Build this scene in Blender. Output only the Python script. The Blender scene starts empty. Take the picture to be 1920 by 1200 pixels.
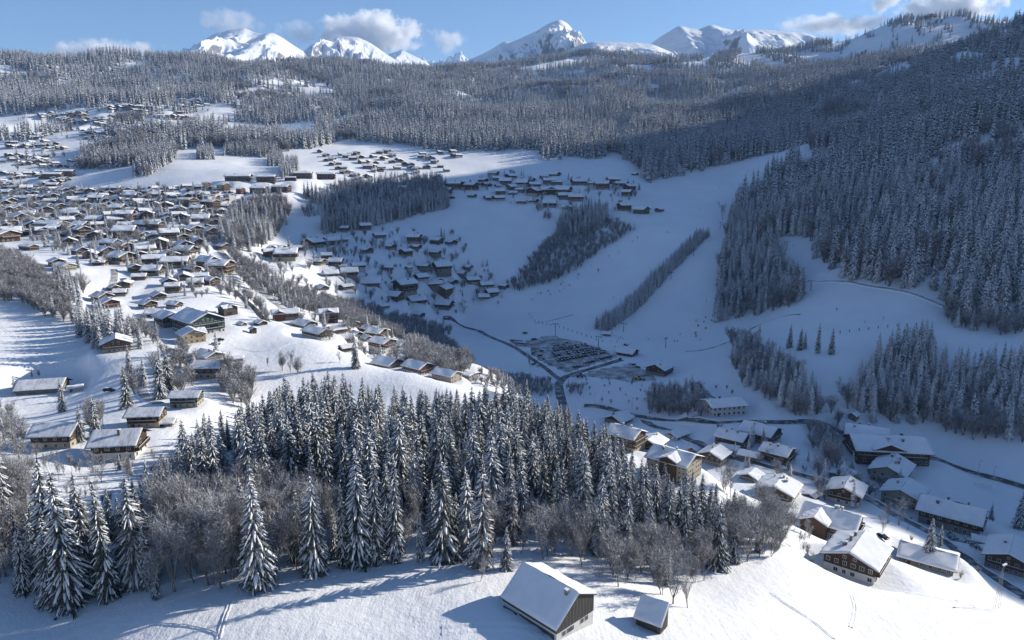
import bpy, bmesh, math, random
import numpy as np
from mathutils import Vector, Matrix

random.seed(7)
rng = np.random.default_rng(7)
SC = bpy.context.scene
COL = SC.collection
R = math.radians

# ------------------------------------------------------------------ camera
CAMZ = 180.0                      # metres above the datum; all heights below are relative to the lens
PITCH = R(11.9)
FPX = 1331.0                      # focal length in pixels of the 1920 px wide photograph
cam_d = bpy.data.cameras.new('camera')
cam_d.sensor_width = 36.0
cam_d.lens = 36.0 * FPX / 1920.0
cam_d.clip_start = 1.0
cam_d.clip_end = 60000.0
cam = bpy.data.objects.new('camera', cam_d)
cam.location = (0, 0, CAMZ)
cam.rotation_euler = (math.pi / 2 - PITCH, 0, 0)
COL.objects.link(cam)
SC.camera = cam

# ------------------------------------------------------------------ sky and sun
SUN_AZ, SUN_EL = R(66.0), R(22.0)   # azimuth clockwise from the view direction (+Y)
world = bpy.data.worlds.new('World')
SC.world = world
world.use_nodes = True
wn, wl = world.node_tree.nodes, world.node_tree.links
wn.clear()
w_out = wn.new('ShaderNodeOutputWorld')
w_bg = wn.new('ShaderNodeBackground')
w_sky = wn.new('ShaderNodeTexSky')
w_sky.sky_type = 'NISHITA'
w_sky.sun_disc = False
w_sky.sun_elevation = SUN_EL
w_sky.sun_rotation = SUN_AZ
w_sky.altitude = 1300.0
w_sky.air_density = 1.0
w_sky.dust_density = 0.15
w_sky.ozone_density = 4.2
w_bg.inputs['Strength'].default_value = 0.092
wl.new(w_sky.outputs[0], w_bg.inputs[0])
wl.new(w_bg.outputs[0], w_out.inputs[0])

sun_d = bpy.data.lights.new('sun', 'SUN')
sun_d.energy = 5.0
sun_d.angle = R(0.53)
sun_d.color = (1.0, 0.93, 0.82)
sun = bpy.data.objects.new('sun', sun_d)
SUN_DIR = Vector((math.sin(SUN_AZ) * math.cos(SUN_EL), math.cos(SUN_AZ) * math.cos(SUN_EL), math.sin(SUN_EL)))
sun.rotation_euler = (-SUN_DIR).to_track_quat('-Z', 'Y').to_euler()
sun.location = (0, 0, 900)
COL.objects.link(sun)

SC.view_settings.view_transform = 'Standard'
SC.view_settings.look = 'None'
SC.view_settings.gamma = 1.0
SC.view_settings.exposure = 0.52
SC.view_settings.use_curve_mapping = False
SC.cycles.max_bounces = 16
SC.cycles.diffuse_bounces = 1
SC.cycles.glossy_bounces = 1
SC.cycles.transmission_bounces = 2
SC.cycles.volume_bounces = 14
SC.cycles.transparent_max_bounces = 8
SC.cycles.use_denoising = True
# ------------------------------------------------------------------ the lie of the land
CT, ST = math.cos(PITCH), math.sin(PITCH)

def pix(u, v):
    """photo pixel -> (x per metre forward, z per metre forward) of its sight line"""
    dx, dy = (u - 960.0) / FPX, (600.0 - v) / FPX
    fy = CT + dy * ST
    return dx / fy, (-ST + dy * CT) / fy

def to_pix(x, y, z):
    """world point(s), z relative to the lens -> photo pixel"""
    f = y * CT - z * ST
    up = y * ST + z * CT
    return 960.0 + FPX * x / f, 600.0 - FPX * up / f

# surveyed heights: where the ground lies along sight lines (u, v, metres forward) ...
SURVEY = [
 # meadow below the camera and its edges
 (960,1200,105),(960,1100,122),(700,1120,119),(480,1110,120),(300,1140,117),(100,1180,115),(0,1130,121),
 (300,1200,108),(600,1200,106),(1300,1190,114),(1300,1100,140),(1480,1040,166),(1400,1150,127),(1600,1150,140),(1850,1195,141),(1700,1090,170),
 (1920,1172,157),(1870,1140,164),(1800,1108,172),
 # slope beyond the crest on the right
 (1800,1060,228),(1900,1110,215),(1600,1050,192),(1700,1010,235),(1560,985,240),
 (1770,980,285),(1880,1050,247),(1440,925,282),(1700,930,318),(1850,890,345),(1600,860,350),(1260,895,275),(1200,1000,166),(1300,950,196),(1100,900,206),(1400,840,345),(1400,790,385),
 # wooded ground in front
 (960,850,216),(300,950,160),(480,900,185),(700,900,188),(100,950,158),(830,800,245),(600,800,240),(300,800,222),
 (230,852,200),(110,835,205),(80,745,285),(280,790,228),(360,750,255),(390,705,295),(100,620,345),(0,600,350),(0,700,292),(220,655,310),(120,580,370),(0,520,410),
 (600,650,335),(480,640,350),(700,692,316),(760,704,304),(840,733,287),(700,740,285),(800,770,268),(900,770,270),(560,620,378),(880,790,262),
 # far side of the sunny crest: houses below it
 (700,650,440),(760,700,398),(850,722,385),(920,750,335),(900,690,420),(560,590,480),(640,610,470),(420,560,440),(370,610,372),(330,540,450),(180,500,490),(250,560,430),(60,460,580),(520,540,545),(470,480,640),
 (300,420,680),(100,420,700),(420,430,700),(380,385,790),(100,350,950),(0,360,930),(200,380,840),(550,350,900),
 # valley floor with the car park
 (830,602,728),(920,600,735),(1060,665,591),(1150,660,596),(980,640,640),(1060,740,477),(1130,740,468),(1240,640,640),(1320,650,600),(1240,700,520),(1000,740,478),(1180,780,440),(960,700,545),
 # hamlet field across the stream
 (640,560,610),(700,500,705),(640,470,760),(800,470,800),(700,570,640),(800,560,735),(880,540,790),(950,520,810),(850,430,910),(900,420,935),(1000,350,1085),(1100,370,1030),(900,360,1060),(1050,430,950),(1200,360,1080),(1050,520,830),(1000,560,780),(560,440,800),(560,390,860),
 (700,420,870),(780,360,1030),
 # pistes
 (1130,600,690),(1200,520,775),(1320,440,870),(1250,420,910),(1300,345,1140),(1400,310,1230),(1480,290,1260),(1340,540,740),(1110,300,1260),(1160,330,1150),
 # right-hand mountainside
 (1420,600,640),(1500,560,620),(1700,545,560),(1600,570,570),(1560,640,490),(1600,700,440),(1750,800,395),(1880,830,372),(1850,700,430),(1850,610,500),(1450,470,790),(1550,500,680),(1400,400,960),(1480,740,420),
 (1700,400,740),(1700,300,970),(1700,200,1310),(1700,130,1700),(1900,66,1690),(1900,300,850),(1900,450,600),(1900,180,1150),(1560,330,1040),(1560,250,1380),(1500,180,1750),
 # far wooded hills
 (300,310,1010),(300,270,1260),(200,240,1450),(60,260,1380),(200,200,1750),(200,120,2330),(0,125,2330),(40,190,1800),(400,120,2500),(420,200,1900),(420,250,1480),(560,170,2250),(560,280,1300),(480,310,1080),
 (700,275,1400),(700,230,1750),(700,135,2850),(850,130,3000),(850,230,1750),(1000,270,1420),(1000,125,3050),(1000,200,2100),(1200,230,1700),(1200,120,2950),(1300,180,2150),(1400,160,2350),(1400,112,2950),(1550,130,2500),(1120,100,3250),(1000,160,2550),(1650,112,2500),(1850,52,2900),(1795,42,2900),(1740,54,2900),(1697,48,2900),(1650,66,2900),(1615,84,2900),(1580,104,2900),(1900,85,2200),(1800,105,2200),(1747,118,1800),(1800,94,1720),(1847,76,1700),(1930,62,1700),(1960,66,2000),(1960,80,2400),(1980,30,1690),
]
# ... and heights of ground the photograph does not show (x, y, z)
UNSEEN = [
 (0,40,-84),(-60,20,-80),(60,30,-92),(0,-150,-60),(-300,0,-50),(300,0,-150),(140,80,-118),(-130,60,-70),
 (60,260,-108),(120,330,-138),(0,330,-118),(20,420,-150),(-80,250,-97),(60,400,-150),(190,240,-143),
 (-600,300,-50),(-900,700,0),(-1500,1200,120),(-2000,2000,380),(-700,1400,90),(-2600,800,150),(-1500,-500,100),
 (420,300,-152),(520,420,-120),(650,560,-10),(450,100,-160),(650,250,-130),(800,600,70),(1000,800,170),(1000,450,60),
 (1250,600,240),(1500,700,400),(1800,760,560),(1850,900,600),(1850,1200,655),(1800,1500,735),(1800,1760,850),(1900,2000,910),(2200,2400,800),(1300,1300,390),(1350,1600,480),(1250,1000,300),  # unseen massif off to the right, its heights shaped to cast the valley shade
 (2600,1500,500),(2600,800,420),(2600,2600,500),(1500,100,300),(2200,-300,500),(900,-200,0),(0,-1500,150),(2200,3100,560),
 (0,3700,380),(-900,3600,330),(-1900,3400,330),(900,3700,430),(1700,3900,560),(0,5000,250),(-3000,4500,200),(3000,4800,400),(-600,2900,385),(-1400,2900,330),
]

def ground_fit():
    P, V = [], []
    for u, v, yf in SURVEY:
        a, t = pix(u, v)
        x, y, z = a * yf, yf, t * yf
        P.append((x, y)); V.append(z)
    for x, y, z in UNSEEN:
        P.append((x, y)); V.append(z)
    P, V = np.array(P, float), np.array(V, float)
    return P, V

def warp(x, y):
    r = np.hypot(x, y) + 30.0
    return np.stack([np.arctan2(x, y) * 1.15, np.log(r)], -1), r

_P, _V = ground_fit()
_D, _Rr = warp(_P[:, 0], _P[:, 1])
_T = _V / _Rr

def _k(d):
    return np.where(d > 1e-9, d * d * np.log(d + 1e-12), 0.0)

def _solve():
    n = len(_D)
    K = _k(np.linalg.norm(_D[:, None] - _D[None], axis=-1)) + np.eye(n) * 2e-4
    B = np.hstack([np.ones((n, 1)), _D])
    A = np.block([[K, B], [B.T, np.zeros((3, 3))]])
    return np.linalg.solve(A, np.concatenate([_T, np.zeros(3)]))
_W = _solve()

def _hash(ix, iy, seed):
    h = (ix.astype(np.int64) * 374761393 + iy.astype(np.int64) * 668265263 + seed * 974711) & 0x7fffffff
    h = ((h ^ (h >> 13)) * 1274126177) & 0x7fffffff
    return ((h ^ (h >> 16)) & 0xffff) / 65535.0

def vnoise(x, y, seed=0):
    ix, iy = np.floor(x), np.floor(y)
    fx, fy = x - ix, y - iy
    fx, fy = fx * fx * fx * (fx * (fx * 6 - 15) + 10), fy * fy * fy * (fy * (fy * 6 - 15) + 10)
    a, b = _hash(ix, iy, seed), _hash(ix + 1, iy, seed)
    c, d = _hash(ix, iy + 1, seed), _hash(ix + 1, iy + 1, seed)
    return (a + (b - a) * fx) * (1 - fy) + (c + (d - c) * fx) * fy

def fbm(x, y, octv=5, seed=0, ridged=False, gain=0.5):
    s, amp, tot = 0.0, 1.0, 0.0
    for o in range(octv):
        n = vnoise(x * 2 ** o + 17.3 * o, y * 2 ** o - 9.1 * o, seed + o)
        n = 1 - abs(2 * n - 1) if ridged else n
        s = s + n * amp; tot += amp; amp *= gain
    return s / tot

def raw_height(x, y):
    x, y = np.asarray(x, float), np.asarray(y, float)
    sh = x.shape
    x, y = x.ravel(), y.ravel()
    q, r = warp(x, y)
    out = np.empty(len(x))
    for i in range(0, len(x), 20000):
        qq = q[i:i + 20000]
        d = np.sqrt(((qq[:, None, :] - _D[None]) ** 2).sum(-1))
        out[i:i + 20000] = _k(d) @ _W[:-3] + _W[-3] + qq @ _W[-2:]
    z = out * r
    # spurs and gullies on the right-hand mountainside
    rm = np.clip((x - 260) / 250, 0, 1) * np.clip((r - 620) / 250, 0, 1) * np.clip((2100 - r) / 400, 0, 1)
    sx, sy = 0.80 * x + 0.60 * y, -0.60 * x + 0.80 * y
    z = z + rm * (fbm(sx / 700, sy / 190, 3, 41, True) - 0.62) * 62
    # gullies and spurs on the far hillsides, gentle swells nearer by
    far = np.clip((r - 1250) / 700, 0, 1)
    z = z + far * (fbm(x / 520, y / 520, 4, 3, True) - 0.6) * 95
    z = z + np.clip(r / 500, 0.08, 1) * (fbm(x / 90, y / 90, 3, 11) - 0.5) * 5.0
    z = z + (fbm(x / 22, y / 22, 3, 21) - 0.5) * 0.9
    return z.reshape(sh)

# terrain lattice (finer where the eye looks), also used for look-ups
PH = np.concatenate([np.linspace(-180, -60, 25)[:-1], np.linspace(-60, -39, 22)[:-1],
                     np.linspace(-39, 39, 521), np.linspace(39, 75, 61)[1:], np.linspace(75, 180, 22)[1:]]) * math.pi / 180
RR = np.concatenate([[8.0], np.exp(np.linspace(math.log(25), math.log(3600), 430)), [4200, 5200]])
_GX = RR[:, None] * np.sin(PH)[None]
_GY = RR[:, None] * np.cos(PH)[None]
_GZ = raw_height(_GX, _GY)

def ground(x, y):
    """height of the terrain (relative to the lens) by bilinear look-up"""
    x, y = np.asarray(x, float), np.asarray(y, float)
    ph, r = np.arctan2(x, y), np.hypot(x, y)
    i = np.clip(np.searchsorted(RR, r) - 1, 0, len(RR) - 2)
    j = np.clip(np.searchsorted(PH, ph) - 1, 0, len(PH) - 2)
    fr = np.clip((r - RR[i]) / (RR[i + 1] - RR[i]), 0, 1)
    fp = np.clip((ph - PH[j]) / (PH[j + 1] - PH[j]), 0, 1)
    return (_GZ[i, j] * (1 - fr) + _GZ[i + 1, j] * fr) * (1 - fp) + (_GZ[i, j + 1] * (1 - fr) + _GZ[i + 1, j + 1] * fr) * fp

_YS = np.exp(np.linspace(math.log(60), math.log(3600), 1500))
def at(u, v, ymin=60.0):
    """where the sight line through a photo pixel first meets the terrain: x, y, z"""
    a, t = pix(u, v)
    ys = _YS[_YS >= ymin]
    d = t * ys - ground(a * ys, ys)
    k = np.nonzero(d <= 0)[0]
    if len(k) == 0:
        k = int(np.argmin(d)); y = ys[k]
    elif k[0] == 0:
        y = ys[0]
    else:
        k = k[0]; y0, y1 = ys[k - 1], ys[k]; y = y0 + (y1 - y0) * d[k - 1] / (d[k - 1] - d[k])
    x = a * y
    return float(x), float(y), float(ground(x, y))
# ------------------------------------------------------------------ helpers
def link(o, parent=None):
    COL.objects.link(o)
    if parent is not None:
        o.parent = parent
    return o

def mesh_obj(name, verts, faces, mats, parent=None, mi=None, smooth=False):
    me = bpy.data.meshes.new(name)
    me.from_pydata(verts, [], faces)
    for m in (mats if isinstance(mats, (list, tuple)) else [mats]):
        me.materials.append(m)
    if mi is not None:
        me.polygons.foreach_set('material_index', np.asarray(mi, np.int32))
    if smooth:
        me.polygons.foreach_set('use_smooth', np.ones(len(me.polygons), bool))
    me.update()
    return link(bpy.data.objects.new(name, me), parent)

def grid_mesh(name, X, Y, Z, mats, smooth=True, wrap=False):
    n, m = X.shape
    me = bpy.data.meshes.new(name)
    co = np.stack([X, Y, Z + CAMZ], -1).reshape(-1, 3)
    i, j = np.meshgrid(np.arange(n - 1), np.arange(m - 1), indexing='ij')
    a = (i * m + j).ravel()
    f = np.stack([a, a + m, a + m + 1, a + 1], -1)[:, ::-1]
    me.vertices.add(len(co)); me.vertices.foreach_set('co', co.ravel())
    me.loops.add(f.size); me.loops.foreach_set('vertex_index', f.ravel().astype(np.int32))
    me.polygons.add(len(f))
    me.polygons.foreach_set('loop_start', np.arange(0, f.size, 4, dtype=np.int32))
    me.polygons.foreach_set('loop_total', np.full(len(f), 4, np.int32))
    if smooth:
        me.polygons.foreach_set('use_smooth', np.ones(len(f), bool))
    for mt in (mats if isinstance(mats, (list, tuple)) else [mats]):
        me.materials.append(mt)
    me.update(calc_edges=True)
    me.validate()
    return link(bpy.data.objects.new(name, me))

def tag(o, label=None, cat=None, group=None, kind=None):
    if label: o['label'] = label
    if cat: o['category'] = cat
    if group: o['group'] = group
    if kind: o['kind'] = kind
    return o

class NT:
    """tiny node-tree writer"""
    def __init__(self, name):
        self.m = bpy.data.materials.new(name)
        self.m.use_nodes = True
        self.t = self.m.node_tree
        self.t.nodes.clear()
        self.out = self.t.nodes.new('ShaderNodeOutputMaterial')
        self.b = self.t.nodes.new('ShaderNodeBsdfPrincipled')
        self.t.links.new(self.b.outputs[0], self.out.inputs[0])
        self.b.inputs['Specular IOR Level'].default_value = 0.2
    def n(self, typ, **kw):
        nd = self.t.nodes.new('ShaderNode' + typ)
        for k, v in kw.items():
            if k.startswith('i_'):
                nd.inputs[k[2:].replace('_', ' ')].default_value = v
            else:
                setattr(nd, k, v)
        return nd
    def l(self, a, b): self.t.links.new(a, b)
    def noise(self, scale, detail=4, rough=0.55, vec=None):
        nd = self.n('TexNoise', i_Scale=scale, i_Detail=detail, i_Roughness=rough)
        if vec is not None: self.l(vec, nd.inputs['Vector'])
        return nd.outputs['Fac']
    def ramp(self, fac, stops):
        nd = self.n('ValToRGB')
        e = nd.color_ramp.elements
        while len(e) < len(stops): e.new(0.5)
        for k, (p, c) in enumerate(stops):
            e[k].position = p; e[k].color = (*c, 1) if len(c) == 3 else c
        self.l(fac, nd.inputs[0])
        return nd.outputs[0]
    def math(self, op, a, b=None, clamp=False):
        nd = self.n('Math', operation=op, use_clamp=clamp)
        for k, q in enumerate((a, b)):
            if q is None: continue
            if isinstance(q, (int, float)): nd.inputs[k].default_value = q
            else: self.l(q, nd.inputs[k])
        return nd.outputs[0]
    def mix(self, fac, a, b):
        nd = self.n('Mix', data_type='RGBA')
        for s, q in ((0, fac), (6, a), (7, b)):
            if isinstance(q, (int, float)): nd.inputs[s].default_value = q
            elif isinstance(q, tuple): nd.inputs[s].default_value = (*q, 1)
            else: self.l(q, nd.inputs[s])
        return nd.outputs[2]
    def up(self):
        g = self.n('NewGeometry'); s = self.n('SeparateXYZ')
        self.l(g.outputs['Normal'], s.inputs[0]); return s.outputs['Z']
    def pos(self):
        return self.n('NewGeometry').outputs['Position']
    def obj(self):
        return self.n('TexCoord').outputs['Object']
    def bump(self, h, strength=0.3, dist=0.1, nrm=None):
        nd = self.n('Bump', i_Strength=strength, i_Distance=dist)
        self.l(h, nd.inputs['Height'])
        if nrm is not None: self.l(nrm, nd.inputs['Normal'])
        self.l(nd.outputs[0], self.b.inputs['Normal'])
        return nd.outputs[0]
    def col(self, c):
        if isinstance(c, tuple): self.b.inputs['Base Color'].default_value = (*c, 1)
        else: self.l(c, self.b.inputs['Base Color'])
        return self
    def rough(self, r): self.b.inputs['Roughness'].default_value = r; return self

SNOW = (0.86, 0.87, 0.89)
# field snow: wind texture, faint crust, a few bare stalks showing
t = NT('field_snow')
p = t.pos()
n1 = t.noise(0.02, 5, 0.6, p); n2 = t.noise(0.35, 4, 0.6, p); n3 = t.noise(2.2, 3, 0.6, p)
stretch = t.n('Mapping'); stretch.inputs['Scale'].default_value = (0.9, 0.12, 0.5); stretch.inputs['Rotation'].default_value = (0, 0, R(35))
t.l(p, stretch.inputs['Vector'])
n4 = t.noise(0.9, 4, 0.6, stretch.outputs[0])
c = t.ramp(n1, [(0.3, (0.80, 0.82, 0.85)), (0.65, (0.88, 0.885, 0.895))])
speck = t.ramp(t.noise(0.55, 2, 0.5, p), [(0.0, (0, 0, 0)), (0.735, (0, 0, 0)), (0.78, (1, 1, 1))])
c = t.mix(t.math('MULTIPLY', speck, 0.35), c, (0.35, 0.32, 0.28))
t.col(c).rough(0.75)
h = t.math('ADD', t.math('MULTIPLY', n2, 0.6), t.math('ADD', t.math('MULTIPLY', n3, 0.14), t.math('MULTIPLY', n4, 0.22)))
t.bump(h, 0.8, 0.7)
M_FIELD = t.m

terrain = grid_mesh('terrain', _GX, _GY, _GZ, M_FIELD)
tag(terrain, 'snow-covered valley floor and hillsides', kind='structure')

# ------------------------------------------------------------------ far peaks
t = NT('peak_snow')
p = t.pos(); up = t.up()
nz = t.noise(0.012, 6, 0.65, p)
steep = t.math('ADD', up, t.math('MULTIPLY', t.math('SUBTRACT', nz, 0.5), 0.75))
rock = t.ramp(steep, [(0.42, (1, 1, 1)), (0.56, (0, 0, 0))])
rc = t.ramp(t.noise(0.05, 4, 0.6, p), [(0.3, (0.10, 0.10, 0.11)), (0.7, (0.26, 0.25, 0.25))])
t.col(t.mix(rock, SNOW, rc)).rough(0.8)
t.bump(t.noise(0.02, 7, 0.65, p), 0.45, 18)
M_PEAK = t.m

def peak(name, label, outline, yd, spur=420.0, amp=260.0, fs=0.62, bs=0.8, seed=1, res=300, base=150.0, jag=0.0):
    xs, zs = [], []
    for u, v in outline:
        a, tt = pix(u, v)
        xs.append(a * yd); zs.append(tt * yd)
    xs, zs = np.array(xs), np.array(zs)
    wide = (zs.max() - base) / fs
    x = np.linspace(xs[0] - 0.30 * wide, xs[-1] + 0.30 * wide, res)
    zr = np.interp(x, xs, zs)
    if not jag:
        for _ in range(10): zr[1:-1] = .25 * zr[:-2] + .5 * zr[1:-1] + .25 * zr[2:]
    zr -= np.clip(xs[0] - x, 0, None) * 0.9 + np.clip(x - xs[-1], 0, None) * 0.9
    s = np.concatenate([-np.linspace(1, 0, 110)[:-1] ** 1.25 * wide * 1.05, np.linspace(0, 1, 30) * wide * 0.6])
    X, S = np.meshgrid(x, s)
    yr = yd + (fbm(X / (spur * 2.5), X * 0 + seed, 3, seed) - 0.5) * spur * 0.9
    d = np.abs(S)
    ramp = np.clip(d / (0.30 * wide), 0, 1)
    wx = X + (fbm(X / spur, S / spur, 3, seed + 5) - 0.5) * spur * 1.1
    n = fbm(wx / spur, S / (spur * 2.8), 5, seed + 9, True, 0.55)
    Z = zr[None] - np.where(S < 0, fs, bs) * d * (1 - 0.25 * ramp) + ramp * (n - 0.62) * amp * 2.0
    Z += np.clip(d / 200, 0.03, 1) * (fbm(X / 140, S / 220, 4, seed + 30, True) - 0.6) * amp * 0.24
    if jag:
        Z += (fbm(X / 120, S / 200, 4, seed + 40, True) - 0.55) * jag
    Z = np.maximum(Z, base - 250)
    o = grid_mesh(name, X, yr + S, Z, M_PEAK)
    return tag(o, label, kind='structure')

peak('mountain', 'broad snowy mountain with a domed top and rocky flank', [(325,108),(345,96),(370,82),(400,63),(428,54),(456,50),(470,58),(490,62),(508,59),(525,68),(548,84),(575,100),(600,112)], 7000, 620, 230, seed=3)
peak('mountain', 'snowy ridge of steep gullies under a white cloud', [(560,108),(590,86),(612,77),(650,69),(672,70),(692,79),(706,88),(722,100),(748,116)], 8000, 420, 280, seed=13)
peak('mountain', 'small snowy pyramid beside the gullied ridge', [(715,112),(730,102),(756,96),(772,104),(800,117)], 9000, 420, 240, seed=22)
peak('mountain', 'far jagged rock needles', [(785,118),(792,111),(802,114),(812,112),(822,116),(826,106),(833,114),(842,103),(850,106),(858,100),(864,97),(872,108),(882,114)], 11800, 150, 260, seed=31, jag=110, fs=1.0, res=260)
peak('mountain', 'steep pointed snowy peak with a sunlit cliff side', [(880,114),(905,104),(925,93),(945,80),(962,80),(985,69),(1005,60),(1028,45),(1050,36),(1066,43),(1078,58),(1088,75),(1104,88),(1130,100)], 5200, 330, 260, fs=0.72, seed=44)
peak('mountain', 'long smooth shaded snow ridge with two low tops', [(1200,96),(1222,80),(1245,62),(1282,40),(1300,46),(1322,47),(1346,37),(1364,43),(1385,49),(1430,50),(1470,54),(1515,57),(1545,68),(1575,86)], 4700, 520, 150, fs=0.5, seed=57)
peak('mountain', 'low wooded snow ridge between the pointed peak and the long ridge', [(1060,96),(1090,82),(1115,77),(1150,79),(1190,80),(1225,84),(1260,98)], 4300, 300, 80, fs=0.5, seed=66)
# ------------------------------------------------------------------ tree materials
def foliage_mat(name, dark, light, frost, lo=0.55, hi=0.95):
    t = NT(name)
    p = t.obj()
    n = t.noise(1.1, 3, 0.6, p)
    base = t.ramp(n, [(0.3, dark), (0.75, light)])
    inf = t.n('ObjectInfo')
    base = t.mix(t.math('MULTIPLY', inf.outputs['Random'], 0.35), base, (0.030, 0.036, 0.028))
    # hoar and snow caught on the upward side of the sprays
    up = t.math('ADD', t.up(), t.math('MULTIPLY', t.math('SUBTRACT', t.noise(2.3, 3, 0.6, p), 0.5), 1.5))
    f = t.ramp(up, [(lo, (0, 0, 0)), (hi, (1, 1, 1))])
    patch_ = t.ramp(t.noise(0.012, 3, 0.6, t.pos()), [(0.3, (0.55, 0.55, 0.55)), (0.65, (1, 1, 1))])
    ind = t.math('ADD', t.math('MULTIPLY', inf.outputs['Random'], 0.85), 0.35)
    fr = t.math('MULTIPLY', t.math('MULTIPLY', f, frost), t.math('MULTIPLY', patch_, ind), True)
    t.col(t.mix(fr, base, (0.80, 0.82, 0.85))).rough(0.85)
    return t.m
M_NEEDLE = foliage_mat('spruce_needles', (0.012, 0.020, 0.014), (0.035, 0.050, 0.032), 0.42)
M_NEEDLE_FAR = foliage_mat('spruce_needles_frosted', (0.008, 0.013, 0.012), (0.024, 0.034, 0.028), 1.15, 0.28, 0.7)
M_LARCH = foliage_mat('larch_twigs', (0.060, 0.042, 0.028), (0.13, 0.095, 0.062), 0.6)
t = NT('branch_snow')
t.col(t.ramp(t.noise(1.7, 3, 0.6, t.obj()), [(0.3, (0.74, 0.76, 0.80)), (0.7, (0.88, 0.89, 0.90))])).rough(0.8)
t.bump(t.noise(5, 2, 0.5, t.obj()), 0.4, 0.15)
M_BSNOW = t.m
t = NT('bark')
w = t.n('TexNoise', i_Scale=1.0, i_Detail=5.0)
mp = t.n('Mapping'); mp.inputs['Scale'].default_value = (6, 6, 0.8); t.l(t.obj(), mp.inputs[0]); t.l(mp.outputs[0], w.inputs['Vector'])
t.col(t.ramp(w.outputs['Fac'], [(0.3, (0.035, 0.026, 0.020)), (0.7, (0.10, 0.080, 0.062))])).rough(0.9)
M_BARK = t.m
t = NT('frosted_twigs')
p = t.obj()
b = t.ramp(t.noise(0.8, 4, 0.6, p), [(0.3, (0.040, 0.031, 0.025)), (0.7, (0.115, 0.090, 0.072))])
up = t.math('ADD', t.up(), t.math('MULTIPLY', t.math('SUBTRACT', t.noise(1.6, 3, 0.6, p), 0.5), 1.2))
t.col(t.mix(t.ramp(up, [(0.05, (0.08, 0.08, 0.08)), (0.5, (0.95, 0.95, 0.95))]), b, (0.78, 0.80, 0.83))).rough(0.85)
M_TWIG = t.m
t = NT('frosted_bark')
p = t.obj()
b = t.ramp(t.noise(1.8, 4, 0.6, p), [(0.3, (0.09, 0.078, 0.068)), (0.7, (0.30, 0.28, 0.25))])
up = t.math('ADD', t.up(), t.math('MULTIPLY', t.math('SUBTRACT', t.noise(2.5, 3, 0.6, p), 0.5), 0.7))
t.col(t.mix(t.ramp(up, [(0.3, (0, 0, 0)), (0.6, (1, 1, 1))]), b, (0.80, 0.82, 0.85))).rough(0.85)
M_BAREBARK = t.m

# ------------------------------------------------------------------ tree builders
class MB:
    def __init__(self): self.v, self.f, self.m = [], [], []
    def add(self, vs, fs, mat=0):
        k = len(self.v)
        self.v += [tuple(p) for p in vs]
        self.f += [tuple(k + i for i in f) for f in fs]
        self.m += [mat] * len(fs)
    def tube(self, pts, rads, n=5, mat=0, cap=True):
        """tapered tube along a list of points"""
        rings = []
        for i, p in enumerate(pts):
            p = Vector(p)
            a = Vector(pts[max(i - 1, 0)]); b = Vector(pts[min(i + 1, len(pts) - 1)])
            d = (b - a).normalized() if (b - a).length > 1e-6 else Vector((0, 0, 1))
            s = d.cross(Vector((0.31, 0.95, 0.07)) if abs(d.z) > 0.8 else Vector((0, 0, 1))).normalized()
            q = d.cross(s)
            rings.append([p + (s * math.cos(2 * math.pi * k / n) + q * math.sin(2 * math.pi * k / n)) * rads[i] for k in range(n)])
        vs = [x for r in rings for x in r]
        fs = []
        for i in range(len(pts) - 1):
            for k in range(n):
                fs.append((i * n + k, i * n + (k + 1) % n, (i + 1) * n + (k + 1) % n, (i + 1) * n + k))
        if cap and n > 2:
            fs.append(tuple(range(len(pts) * n - n, len(pts) * n)))
        self.add(vs, fs, mat)
    def box(self, x0, y0, z0, x1, y1, z1, mat=0):
        vs = [(x0, y0, z0), (x1, y0, z0), (x1, y1, z0), (x0, y1, z0), (x0, y0, z1), (x1, y0, z1), (x1, y1, z1), (x0, y1, z1)]
        self.add(vs, [(3, 2, 1, 0), (4, 5, 6, 7), (0, 1, 5, 4), (1, 2, 6, 5), (2, 3, 7, 6), (3, 0, 4, 7)], mat)
    def mesh(self, name, mats, smooth=False):
        me = bpy.data.meshes.new(name)
        me.from_pydata(self.v, [], self.f)
        for m in mats: me.materials.append(m)
        me.polygons.foreach_set('material_index', np.asarray(self.m, np.int32))
        if smooth: me.polygons.foreach_set('use_smooth', np.ones(len(self.f), bool))
        me.update()
        return me

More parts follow.
